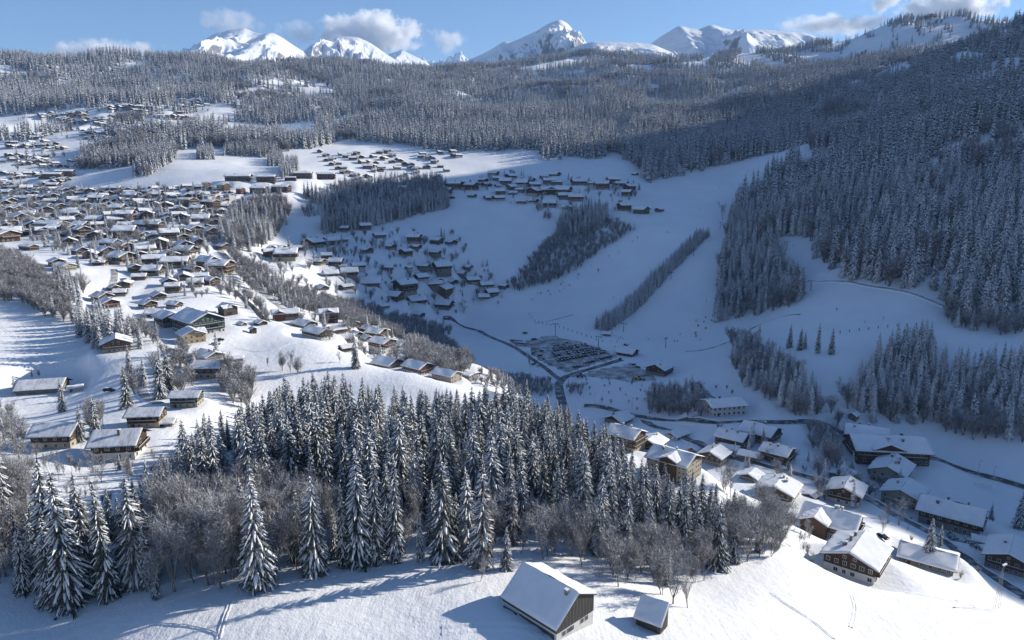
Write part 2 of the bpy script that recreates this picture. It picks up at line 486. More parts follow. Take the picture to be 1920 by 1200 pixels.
def spruce(rd, H=25.0, Rm=3.4, whorls=26, per=8, detail=2, snow=0.85, clear=0.05, sparse=0.0, flat=0.0):
    """crown of drooping, snow-loaded sprays (material 0 needles, 1 snow) and a trunk mesh"""
    cr, tr = MB(), MB()
    bend = rd.uniform(-0.012, 0.012), rd.uniform(-0.012, 0.012)
    def axis(z): return bend[0] * z * z / H, bend[1] * z * z / H
    zs = [0, H * 0.3, H * 0.7, H * 0.99]
    tr.tube([(*axis(z), z - (0.8 if z == 0 else 0)) for z in zs], [0.017 * H, 0.012 * H, 0.006 * H, 0.0012 * H], 6 if detail else 4)
    lop = rd.uniform(0, 6.28)
    for w in range(whorls):
        h = clear + (0.985 - clear) * (w + rd.uniform(-0.25, 0.25)) / whorls
        h = min(max(h, clear), 0.985)
        prof = (1 - h) ** 0.62 * (0.35 + 0.65 * min(1, (1 - h) / 0.25)) * (0.55 + 0.45 * min(1, (h - clear) / 0.12 + 0.35))
        n = max(4, int(round(per * (0.55 + 0.45 * (1 - h)))))
        a0 = rd.uniform(0, 6.28)
        for b in range(n):
            if rd.random() < sparse: continue
            az = a0 + 6.283 * (b + rd.uniform(-0.3, 0.3)) / n
            L = Rm * prof * rd.uniform(0.72, 1.18) * (1 + 0.12 * math.cos(az - lop)) + 0.25
            droop = rd.uniform(0.6, 1.15) * (1 - 0.45 * h) - flat
            z0 = (h + rd.uniform(-0.55, 0.55) * (0.98 - clear) / whorls) * H; ax, ay = axis(z0)
            ca, sa = math.cos(az), math.sin(az)
            wd = ((0.085 * L + 0.12) if detail == 2 else (0.13 * L + 0.15)) * rd.uniform(0.85, 1.2)
            def P(s, side, dz):
                r = L * s
                zz = z0 + 0.10 * L * s - droop * L * s ** 1.6 + dz
                return (ax + ca * r - sa * side, ay + sa * r + ca * side, zz)
            if detail == 2:
                st = (0.04, 0.38, 0.72, 1.0); ww = (0.25, 1.0, 0.8, 0.06)
                vs = []
                for s, q in zip(st, ww):
                    j1, j2 = rd.uniform(0.75, 1.25), rd.uniform(0.75, 1.25)
                    vs += [P(s, wd * q * j1, -0.42 * wd * q), P(s, 0, 0.05), P(s, -wd * q * j2, -0.42 * wd * q)]
                fs = []
                for i in range(3):
                    k = i * 3
                    fs += [(k, k + 1, k + 4, k + 3), (k + 1, k + 2, k + 5, k + 4)]
                cr.add(vs, fs, 0)
                for s in (0.35, 0.6, 0.85):       # side sprays that break the outline
                    for sg in (-1, 1):
                        q = wd * rd.uniform(0.9, 1.5) * (1.1 - 0.5 * s)
                        cr.add([P(s - 0.10, sg * wd * 0.3, -0.06), P(s + 0.10, sg * wd * 0.3, -0.08), P(s + rd.uniform(0.05, 0.18), sg * q, -0.55 * q)], [(0, 1, 2)], 0)
                if rd.random() < snow:
                    s0, s1 = rd.uniform(0.04, 0.22), rd.uniform(0.85, 1.02)
                    q = wd * rd.uniform(0.38, 0.8)
                    vs = []
                    for k, s in enumerate((s0, s0 + (s1 - s0) * 0.4, s0 + (s1 - s0) * 0.75, s1)):
                        e = (0.35, 1.0, 0.85, 0.15)[k] * rd.uniform(0.8, 1.2)
                        vs += [P(s, q * e, -0.30 * wd * e + 0.05), P(s, 0, 0.16), P(s, -q * e, -0.30 * wd * e + 0.05)]
                    cr.add(vs, fs, 1)
                    for s in (0.45, 0.75):
                        for sg in (-1, 1):
                            if rd.random() < 0.6 * snow:
                                e = wd * rd.uniform(0.7, 1.1) * (1.1 - 0.5 * s)
                                cr.add([P(s - 0.08, sg * wd * 0.2, 0.08), P(s + 0.08, sg * wd * 0.2, 0.06), P(s + 0.1, sg * e, -0.45 * e + 0.07)], [(0, 1, 2)], 1)
            else:
                wd *= 1.45 if detail == 1 else 1.9
                dz = -0.5 * wd
                cr.add([P(0.02, 0, 0.05), P(0.6, wd, dz), P(1.0, 0, -0.05), P(0.6, -wd, dz), P(0.55, 0, 0.12)],
                       [(0, 1, 4), (1, 2, 4), (2, 3, 4), (3, 0, 4)] if detail == 1 else [(0, 1, 2), (0, 2, 3)], 0)
                if rd.random() < snow:
                    q = wd * rd.uniform(0.6, 0.98)
                    cr.add([P(0.15, 0, 0.2), P(0.6, q, dz * 0.55 + 0.15), P(rd.uniform(0.85, 1.02), 0, 0.1), P(0.6, -q, dz * 0.55 + 0.15)], [(0, 1, 2), (0, 2, 3)], 1)
    if True:                                    # leader
        ax, ay = axis(H)
        cr.tube([(ax, ay, H * 0.95), (ax, ay, H * 1.01)], [0.16, 0.02], 3, 1 if rd.random() < 0.6 else 0)
    return cr, tr

def bare_tree(rd, H=13.0, spread=0.55, levels=4, thin=1.0, stems=1, twigs=True, pole=0.42):
    """leafless tree: tapering trunk (part 0) and frosted limbs and twigs (part 1)"""
    tr, br = MB(), MB()
    def grow(p, d, L, r, lev):
        n = 3
        pts, rr = [p], [r]
        for i in range(n):
            d = (d + Vector((rd.gauss(0, 0.13), rd.gauss(0, 0.13), rd.gauss(0.05, 0.08)))).normalized()
            p = p + d * (L / n)
            pts.append(p); rr.append(r * (1 - 0.55 * (i + 1) / n))
        tgt = tr if lev == 0 else br
        tgt.tube(pts, rr, 6 if lev == 0 else (4 if lev == 1 else 3), 0, cap=False)
        if lev >= levels:
            if twigs:
                for q in pts[1:]:
                    for _ in range(4):
                        e = (d + Vector((rd.gauss(0, 0.7), rd.gauss(0, 0.7), rd.gauss(0.1, 0.5)))).normalized() * L * rd.uniform(0.5, 1.0)
                        s = e.cross(Vector((rd.gauss(0, 1), rd.gauss(0, 1), rd.gauss(0, 1)))).normalized() * 0.030 * thin
                        br.add([q - s, q + s, q + e], [(0, 1, 2)], 0)
            return
        kids = rd.randint(6, 7) if lev == 0 else rd.randint(3, 5)
        for k in range(kids):
            i = rd.randint(1 if pole < 0.6 or lev else 2, n)
            q = pts[i]
            az = rd.uniform(0, 6.28)
            e = Vector((math.cos(az) * spread, math.sin(az) * spread, 0.55)) + d * 0.7
            grow(q, e.normalized(), L * rd.uniform(0.55, 0.8) * (1.0 if pole < 0.6 or lev else 0.5), rr[i] * rd.uniform(0.5, 0.7), lev + 1)
    for s in range(stems):
        a = rd.uniform(0, 6.28)
        d = Vector((math.cos(a) * (0.18 if stems > 1 else 0.04), math.sin(a) * (0.18 if stems > 1 else 0.04), 1)).normalized()
        o = Vector((rd.uniform(-.4, .4), rd.uniform(-.4, .4), -0.5)) if stems > 1 else Vector((0, 0, -0.5))
        grow(o, d, H * pole * rd.uniform(0.85, 1.1), H * 0.014 * thin / math.sqrt(stems), 0)
    return br, tr

def reach(mb):
    return max(v[2] for v in mb.v)

def joined(c, tmb, name, mats):
    m = MB(); m.add(c.v, c.f, 0); m.m = list(c.m)
    m.add(tmb.v, tmb.f, 2)
    return m.mesh(name, mats)
NEARBARE = []
rd = random.Random(5)
SPRUCE = []     # (crown mesh, trunk mesh, height) close-up kinds
for k in range(7):
    H = 25.0
    c, tmb = spruce(rd, H, (3.7, 4.2, 3.4, 3.9, 4.5, 3.5, 4.0)[k], (31, 29, 33, 30, 28, 32, 30)[k], (15, 14, 15, 16, 15, 14, 15)[k], 2,
                    (0.7, 0.85, 0.6, 0.5, 0.8, 0.75, 0.55)[k], (0.03, 0.05, 0.08, 0.04, 0.03, 0.1, 0.05)[k], (0.05, 0.1, 0.1, 0.06, 0.08, 0.15, 0.1)[k])
    SPRUCE.append((c.mesh('spruce_crown', [M_NEEDLE, M_BSNOW]), tmb.mesh('spruce_trunk', [M_BARK]), H))
LARCH = []
for k in range(2):
    c, tmb = spruce(rd, 24.0, 3.8, 30, 14, 2, 0.5, 0.08, 0.2, flat=0.12)
    LARCH.append((c.mesh('larch_crown', [M_LARCH, M_BSNOW]), tmb.mesh('larch_trunk', [M_BARK]), 24.0))
BARE = []
for k in range(6):
    c, tmb = bare_tree(rd, 14.0, (0.5, 0.65, 0.42, 0.55, 0.75, 0.3)[k], 3, (1, 1.1, 0.9, 1, 1.2, 0.9)[k], (1, 1, 1, 3, 1, 2)[k])
    NEARBARE.append(joined(c, tmb, 'near_bare_tree', [M_TWIG, M_TWIG, M_BAREBARK]))
    BARE.append((c.mesh('bare_crown', [M_TWIG]), tmb.mesh('bare_trunk', [M_BAREBARK]), max(reach(c), 8.0)))

BIRCH = []
for k in range(4):
    c, tmb = bare_tree(rd, 14.0, (0.32, 0.26, 0.38, 0.28)[k], 3, 0.8, (2, 3, 2, 4)[k], pole=0.74)
    NEARBARE.append(joined(c, tmb, 'near_bare_tree', [M_TWIG, M_TWIG, M_BAREBARK])); BIRCH.append((c.mesh('bare_crown', [M_TWIG]), tmb.mesh('bare_trunk', [M_BAREBARK]), max(reach(c), 8.0)))
MIDSPRUCE, FARSPRUCE, FARBARE = [], [], []
NEARSPRUCE = []
for k in range(4):
    c, tmb = spruce(rd, 25.0, (3.7, 4.1, 3.4, 3.9)[k], (31, 29, 32, 30)[k], (15, 14, 15, 15)[k], 2, (0.7, 0.8, 0.6, 0.7)[k], 0.05, 0.08)
    NEARSPRUCE.append(joined(c, tmb, 'near_spruce', [M_NEEDLE, M_BSNOW, M_BARK]))
for k in range(5):
    c, tmb = spruce(rd, 25.0, (3.6, 4.0, 3.2, 3.8, 4.2)[k], 21, 9, 1, 0.92, 0.04, 0.05)
    MIDSPRUCE.append(joined(c, tmb, 'forest_spruce', [M_NEEDLE_FAR, M_BSNOW, M_BARK]))
for k in range(4):
    c, tmb = spruce(rd, 25.0, (3.6, 4.1, 3.3, 3.8)[k], 13, 7, 0, 0.95, 0.03, 0.0)
    FARSPRUCE.append(joined(c, tmb, 'far_spruce', [M_NEEDLE_FAR, M_BSNOW, M_BARK]))
for k in range(4):
    c, tmb = bare_tree(rd, 14.0, (0.5, 0.6, 0.7, 0.45)[k], 2, 1.9, (2, 3, 3, 4)[k])
    FARBARE.append(joined(c, tmb, 'far_bare_tree', [M_TWIG, M_TWIG, M_BAREBARK]))
print('tris', [len(m[0].polygons) for m in SPRUCE], [len(m[0].polygons) for m in BARE], len(MIDSPRUCE[0].polygons), len(FARSPRUCE[0].polygons), [len(m.polygons) for m in FARBARE])
# ------------------------------------------------------------------ where trees stand
def inpoly(u, v, poly):
    u, v = np.asarray(u), np.asarray(v)
    res = np.zeros(u.shape, bool)
    n = len(poly)
    for i in range(n):
        x0, y0 = poly[i]; x1, y1 = poly[(i + 1) % n]
        if y0 == y1: continue
        c = ((y0 > v) != (y1 > v)) & (u < (x1 - x0) * (v - y0) / (y1 - y0) + x0)
        res ^= c
    return res

# horizon line of bare ground, to leave out trees no eye at the camera (or near it) could see
_TAN = _GZ / RR[:, None]
_HOR = np.maximum.accumulate(_TAN, axis=0)
def seen(x, y, top=30.0):
    ph, r = np.arctan2(x, y), np.hypot(x, y)
    i = np.clip(np.searchsorted(RR, r) - 2, 0, len(RR) - 1)
    j = np.clip(np.searchsorted(PH, ph), 0, len(PH) - 1)
    return (ground(x, y) + top) / r > _HOR[i, j] - 0.004

KEEP_OUT = []      # (x, y, radius): houses, roads, single trees
def free(x, y, pad=0.0):
    ok = np.ones(np.shape(x), bool)
    for kx, ky, kr in KEEP_OUT:
        ok &= (x - kx) ** 2 + (y - ky) ** 2 > (kr + pad) ** 2
    return ok

def scatter(poly, y0, y1, cell, jit=0.85, seed=1):
    """jittered lattice of ground points whose pixel falls in poly"""
    g = np.random.default_rng(seed)
    us = [p[0] for p in poly]
    a0, a1 = pix(min(us) - 40, 600)[0] * 1.18, pix(max(us) + 40, 600)[0] * 1.18
    xs = np.arange(min(a0 * y1, a0 * y0), max(a1 * y1, a1 * y0), cell)
    ys = np.arange(y0, y1, cell)
    X, Y = np.meshgrid(xs, ys)
    X[1::2] += cell / 2
    X = (X + g.uniform(-0.5, 0.5, X.shape) * cell * jit).ravel()
    Y = (Y + g.uniform(-0.5, 0.5, Y.shape) * cell * jit).ravel()
    Z = ground(X, Y)
    U, V = to_pix(X, Y, Z)
    k = inpoly(U, V, poly)
    return X[k], Y[k], Z[k], U[k], V[k]

N_TREE = {'spruce': 0, 'bare': 0}
def plant(kind, x, y, H, label, group=None, seed=None):
    r = random.Random(seed if seed is not None else int(x * 31 + y * 57))
    lib, name, cat = {'spruce': (SPRUCE, 'spruce_tree', 'tree'), 'larch': (LARCH, 'larch_tree', 'tree'), 'bare': (BARE, 'bare_tree', 'tree'), 'birch': (BIRCH, 'bare_tree', 'tree')}[kind]
    c, tm, h0 = r.choice(lib)
    e = bpy.data.objects.new(name, None)
    e.empty_display_size = 0.5
    s = H / h0
    e.location = (x, y, float(ground(x, y)) + CAMZ - 0.1)
    q = s * r.uniform(0.72, 1.12); e.scale = (q * r.uniform(0.94, 1.06), q, s)
    e.rotation_euler = (r.uniform(-0.03, 0.03), r.uniform(-0.03, 0.03), r.uniform(0, 6.28))
    link(e)
    for nm, me in (('crown', c), ('trunk', tm)):
        link(bpy.data.objects.new(nm, me), e)
    tag(e, label, cat, group)
    N_TREE['bare' if kind in ('bare', 'birch') else 'spruce'] += 1
    return e

def plant_px(kind, u, v, vtop, label, group=None, ymin=60, k=None):
    """a tree whose foot is at pixel (u, v) and whose tip reaches row vtop"""
    x, y, z = at(u, v, ymin)
    _, t = pix(u, vtop)
    H = max(3.0, t * y - z)
    KEEP_OUT.append((x, y, min(3.5, 0.10 * H + 1)))
    return plant(kind, x, y, H * 0.985, label, group)

# ---- trees that can be told apart
S = [
 (28,1062,985,'small leaning spruce at the left end of the front tree line'),
 (8,1010,812,'tall spruce cut by the left edge of the picture'),
 (98,1100,852,'tall spruce with long white boughs, leftmost of the big front spruces'),
 (132,1138,868,'biggest front spruce whose lowest boughs touch the meadow at the left'),
 (168,1095,882,'spruce with glistening boughs between the big left front spruces'),
 (208,1122,886,'slim front spruce just left of the brown thicket'),
 (258,1092,892,'sparse front spruce beside the brown thicket'),
 (486,1098,886,'single slim spruce standing out before the brown birch thicket'),
 (592,1073,880,'slim white spruce at the meadow edge with bare trees on both sides'),
 (645,1062,905,'shorter spruce at the left of the tight front clump'),
 (672,1060,838,'tall front spruce at the left of the tight clump above the meadow'),
 (704,1056,846,'front spruce in the middle of the tight clump above the meadow'),
 (742,1052,850,'front spruce at the right of the tight clump above the meadow'),
 (788,1052,953,'small perfect young spruce on the meadow edge before the tight clump'),
 (832,1050,848,'broad tall spruce just left of the brown larch'),
 (948,1068,985,'small dark spruce behind the left end of the barn'),
 (240,765,685,'stout spruce standing alone by the driveway below the chalet'),
 (300,748,658,'tall spruce beside the bend of the farm lane'),
 (318,735,650,'spruce with a bare side right behind the tall one at the lane bend'),
 (118,772,708,'spruce in front of the long farmhouse roof'),
 (28,735,702,'thin spruce left of the long farmhouse'),
 (60,705,688,'small spruce behind the long farmhouse roof, left of two'),
 (73,703,682,'small spruce behind the long farmhouse roof, right of two'),
 (152,830,755,'spruce at the right gable of the tiled house'),
 (182,822,738,'spruce between the tiled house and the chalet with the stovepipe'),
 (668,690,630,'tall dark spruce at the top of the sunny hill before the white hotel'),
 (1187,716,690,'lone dark spruce by the car park entrance'),
 (1740,1052,968,'big dark spruce with a double top beside the low shaded building'),
 (1757,1045,980,'second tip of the dark pair beside the low shaded building'),
 (1908,990,915,'broad dark spruce at the right edge behind the shaded lawn'),
 (1858,974,942,'small round spruce on the shaded lawn'),
 (1735,872,835,'spruce at the end of the large brown apartment chalet'),
 (1480,652,606,'first dark spruce of the row on the shaded terrace'),
 (1500,656,612,'second dark spruce of the row on the shaded terrace'),
 (1509,655,618,'small spruce in the middle of the row on the shaded terrace'),
 (1532,662,602,'tallest spruce of the row on the shaded terrace'),
 (1559,664,612,'last spruce of the row on the shaded terrace'),
 (147,505,468,'spruce above the cream house with the small windows'),
 (543,483,440,'spruce beside the modern white villa across the stream'),
 (616,478,448,'snowy spruce in the middle of the hamlet across the stream'),
 (1430,840,800,'bushy spruce behind the dark linked chalets'),
]
for u, v, vt, lb in S:
    plant_px('spruce', u, v, vt, lb)
for u, v, vt, lb in [(905,1062,848,'brown larch with feathery twigs, tallest tree left of the barn'), (880,1040,872,'slimmer brown larch behind the tall one'), (960,1020,890,'brown larch at the back right of the tall one')]:
    plant_px('larch', u, v, vt, lb)
B = [
 (900,1090,1038,'gnarled snowy fruit tree on the meadow left of the barn'),
 (1020,1050,945,'spreading white tree with heavy limbs behind the barn'),
 (1092,1062,975,'thin pale trunks right behind the barn roof'),
 (1160,1100,992,'wide frosted tree between barn and shed'),
 (1240,1115,1005,'frosted tree behind the shed'),
 (1262,1132,1010,'tall white tree at the right of the shed'),
 (1290,1140,1060,'small frosted bush right of the shed'),
 (529,695,652,'left of the three bare orchard trees on the sunny hill'),
 (545,700,650,'middle of the three bare orchard trees on the sunny hill'),
 (560,702,660,'right of the three bare orchard trees on the sunny hill'),
 (502,688,665,'small bare orchard tree nearest the chalet on the sunny hill'),
 (637,680,654,'bare tree on the crest of the sunny hill'),
 (40,868,785,'frosted tree in front of the tiled house at the left edge'),
 (190,905,838,'round frosted tree below the chalet with the stovepipe'),
 (1685,985,925,'bare garden tree before the shaded cream chalet'),
 (1655,1000,950,'leaning bare tree in the shaded garden'),
 (1665,975,935,'small bare garden tree beside the shaded path'),
 (1370,935,850,'pale poplar rising left of the wide chalet'),
 (1360,930,862,'pale poplar left of the wide chalet, shorter one'),
 (1355,412,372,'round bare tree beside the ski run'),
 (870,588,556,'big round frosted tree at the lower end of the hamlet'),
 (1555,880,815,'bare tree group leader between the two big shaded apartment chalets'),
 (1570,885,822,'brownish bare tree between the two big shaded apartment chalets'),
 (995,690,655,'tall thin bare tree beside the car park road'),
]
for u, v, vt, lb in B:
    plant_px('bare', u, v, vt, lb)

# ---- the front wood, tree by tree
FRONT = [(-60,1095),(0,1108),(120,1138),(215,1136),(330,1122),(480,1098),(590,1070),(680,1058),(760,1048),(850,1058),(950,1062),(1060,1048),(1130,1085),(1220,1108),(1310,1085),(1420,1050),(1476,1000),
         (1440,965),(1330,962),(1240,925),(1150,862),(1070,815),(960,792),(830,792),(700,795),(600,792),(480,795),(400,830),(345,880),(260,908),(170,910),(80,895),(-60,895)]
THICKET = [  # bare broadleaf parts of the wood
 [(270,1130),(300,985),(400,955),(470,955),(475,1105)], [(495,1100),(500,970),(575,965),(580,1080)], [(600,1075),(600,960),(640,960),(640,1065)],
 [(965,1062),(980,1000),(1080,1005),(1110,1030),(1130,1090)], [(1085,1100),(1120,1050),(1330,1050),(1330,1110)], [(1345,1100),(1345,1010),(1400,940),(1480,930),(1490,1010)],
 [(-60,960),(60,905),(80,960),(40,1110),(-60,1100)], [(0,920),(90,870),(320,865),(330,905),(200,940)], [(850,1060),(860,1000),(940,1000),(940,1062)],
 [(740,1050),(760,990),(830,990),(830,1050)], [(180,1135),(200,1060),(290,1060),(290,1130)]]
X, Y, Z, U, V = scatter(FRONT, 100, 300, 5.4, 0.9, 3)
gx = np.random.default_rng(9)
TOPLINE = np.array([(-50,800),(0,820),(30,882),(262,892),(330,815),(345,775),(480,742),(520,702),(600,690),(645,685),(700,706),(760,722),(800,718),(870,713),(960,703),(1000,712),(1050,750),(1100,768),(1150,788),(1190,845),(1300,880),(1400,905),(1500,930)], float)
EXTRA_S, EXTRA_B = [], []          # overflow that joins the wood as a mass
front = []
for x, y, z, u, v in zip(X, Y, Z, U, V):
    if not free(x, y): continue
    th = any(bool(inpoly(u, v, p)) for p in THICKET)
    front.append((x, y, z, u, v, th))
picks = []
for x, y, z, u, v, th in front:
    h = gx.uniform(0, 1)
    if th:
        if h < (0.6 if u < 275 and v > 925 else 0.22): kind, H = 'spruce', (gx.uniform(13, 22) if u < 275 else gx.uniform(9, 20))
        else: kind, H = 'bare', (gx.uniform(13, 20) if u < 660 else gx.uniform(9, 16))
    else:
        if h < 0.10: kind, H = 'bare', gx.uniform(8, 13)
        elif h < 0.13 and u < 1000: kind, H = 'larch', gx.uniform(17, 23)
        else:
            kind = 'spruce'
            H = gx.triangular(12, 25, 29) if u > 420 else gx.uniform(12, 22)
            if v > 1000: H = gx.uniform(9, 20)
            if u > 1000: H = gx.uniform(15, 25)
    vt = float(np.interp(u, TOPLINE[:, 0], TOPLINE[:, 1])) + abs(gx.normal(0, 28))
    if kind == 'bare' and u < 680: vt = max(vt, 888 + 14 * gx.random())
    H = max(4.0, min(H, pix(u, vt)[1] * y - z))
    if kind != 'bare' and H < 6 and u < 340: kind = 'bare'
    if kind == 'bare' and u < 340 and v < 960: H = min(H, 8.0)
    row = min(9, int((1140 - v) / 36))
    picks.append((kind, x, y, z, u, v, H, row))
KINDW = {'spruce': 'snow-laden spruce', 'larch': 'brown feathery larch', 'bare': 'frosted leafless tree'}
ROWW = ['very front row', 'second row', 'third row', 'fourth row', 'fifth row', 'sixth row', 'seventh row', 'eighth row', 'ninth row', 'rearmost row']
def nth(k):
    k += 1
    return 'leftmost' if k == 1 else '%d%s from left' % (k, 'th' if 10 < k % 100 < 14 else {1: 'st', 2: 'nd', 3: 'rd'}.get(k % 10, 'th'))
count = {}
keep, left = set(), {'bare': 285 - N_TREE['bare'], 'spruce': 296 - N_TREE['spruce']}
for i, q in sorted(enumerate(picks), key=lambda e_: math.hypot(e_[1][1], e_[1][2]) - 1.2 * e_[1][6]):   # those that show largest first
    kk = 'bare' if q[0] == 'bare' else 'spruce'
    if left[kk] > 0: keep.add(i); left[kk] -= 1
for i, (kind, x, y, z, u, v, H, row) in sorted(enumerate(picks), key=lambda q: q[1][4]):
    if i not in keep:
        (EXTRA_B if kind == 'bare' else EXTRA_S).append((x, y, H)); continue
    k = count[(kind, row)] = count.get((kind, row), -1) + 1
    plant('birch' if kind == 'bare' and u < 660 and v > 940 and gx.random() < 0.6 else kind, x, y, H, f'{KINDW[kind]} in the {ROWW[row]} of the front wood, {nth(k)}', {'spruce': 'spruces of the front wood', 'larch': 'larches of the front wood', 'bare': 'leafless trees of the front wood'}[kind])

# ---- forests farther off: one mass each of spruces and of leafless trees
class Mass:
    def __init__(self): self.p, self.k, self.s = [], [], []
    def add(self, x, y, H, kind, h0):
        self.p.append((x, y, float(ground(x, y)) + CAMZ - 0.2)); self.k.append(kind); self.s.append(H / h0)
    def addn(self, X, Y, Z, H, kinds, h0):
        self.p += list(zip(X, Y, Z + CAMZ - 0.2)); self.k += list(kinds); self.s += list(H / h0)
    def build(self, name, meshes, seed):
        g = np.random.default_rng(seed)
        me = bpy.data.meshes.new(name)
        me.from_pydata(self.p, [], [])
        for nm, typ, dat in (('kind', 'INT', self.k), ('size', 'FLOAT', self.s), ('yaw', 'FLOAT', g.uniform(0, 6.28, len(self.p)))):
            at_ = me.attributes.new(nm, typ, 'POINT'); at_.data.foreach_set('value', np.asarray(dat, np.int32 if typ == 'INT' else np.float32))
        for m in meshes[0].materials: me.materials.append(m)
        o = link(bpy.data.objects.new(name, me))
        ng = bpy.data.node_groups.new(name + '_nodes', 'GeometryNodeTree')
        ng.interface.new_socket('Geometry', in_out='INPUT', socket_type='NodeSocketGeometry')
        ng.interface.new_socket('Geometry', in_out='OUTPUT', socket_type='NodeSocketGeometry')
        N, L = ng.nodes, ng.links
        gi, go = N.new('NodeGroupInput'), N.new('NodeGroupOutput')
        jn = N.new('GeometryNodeJoinGeometry')
        def attr(nm, typ):
            a = N.new('GeometryNodeInputNamedAttribute'); a.data_type = typ; a.inputs[0].default_value = nm
            return a.outputs[0]
        kind, size, yaw = attr('kind', 'INT'), attr('size', 'FLOAT'), attr('yaw', 'FLOAT')
        rot = N.new('ShaderNodeCombineXYZ'); L.new(yaw, rot.inputs['Z'])
        for i, mesh in enumerate(meshes):
            src = bpy.data.objects.new(mesh.name + '_source', mesh)
            oi = N.new('GeometryNodeObjectInfo'); oi.inputs[0].default_value = src
            oi.inputs['As Instance'].default_value = True
            cmp_ = N.new('FunctionNodeCompare'); cmp_.data_type = 'INT'; cmp_.operation = 'EQUAL'
            L.new(kind, cmp_.inputs[2]); cmp_.inputs[3].default_value = i
            ip = N.new('GeometryNodeInstanceOnPoints')
            L.new(gi.outputs[0], ip.inputs['Points']); L.new(cmp_.outputs[0], ip.inputs['Selection'])
            L.new(oi.outputs['Geometry'], ip.inputs['Instance']); L.new(rot.outputs[0], ip.inputs['Rotation'])
            L.new(size, ip.inputs['Scale'])
            L.new(ip.outputs[0], jn.inputs[0])
        L.new(jn.outputs[0], go.inputs[0])
        md = o.modifiers.new('trees', 'NODES'); md.node_group = ng
        return o

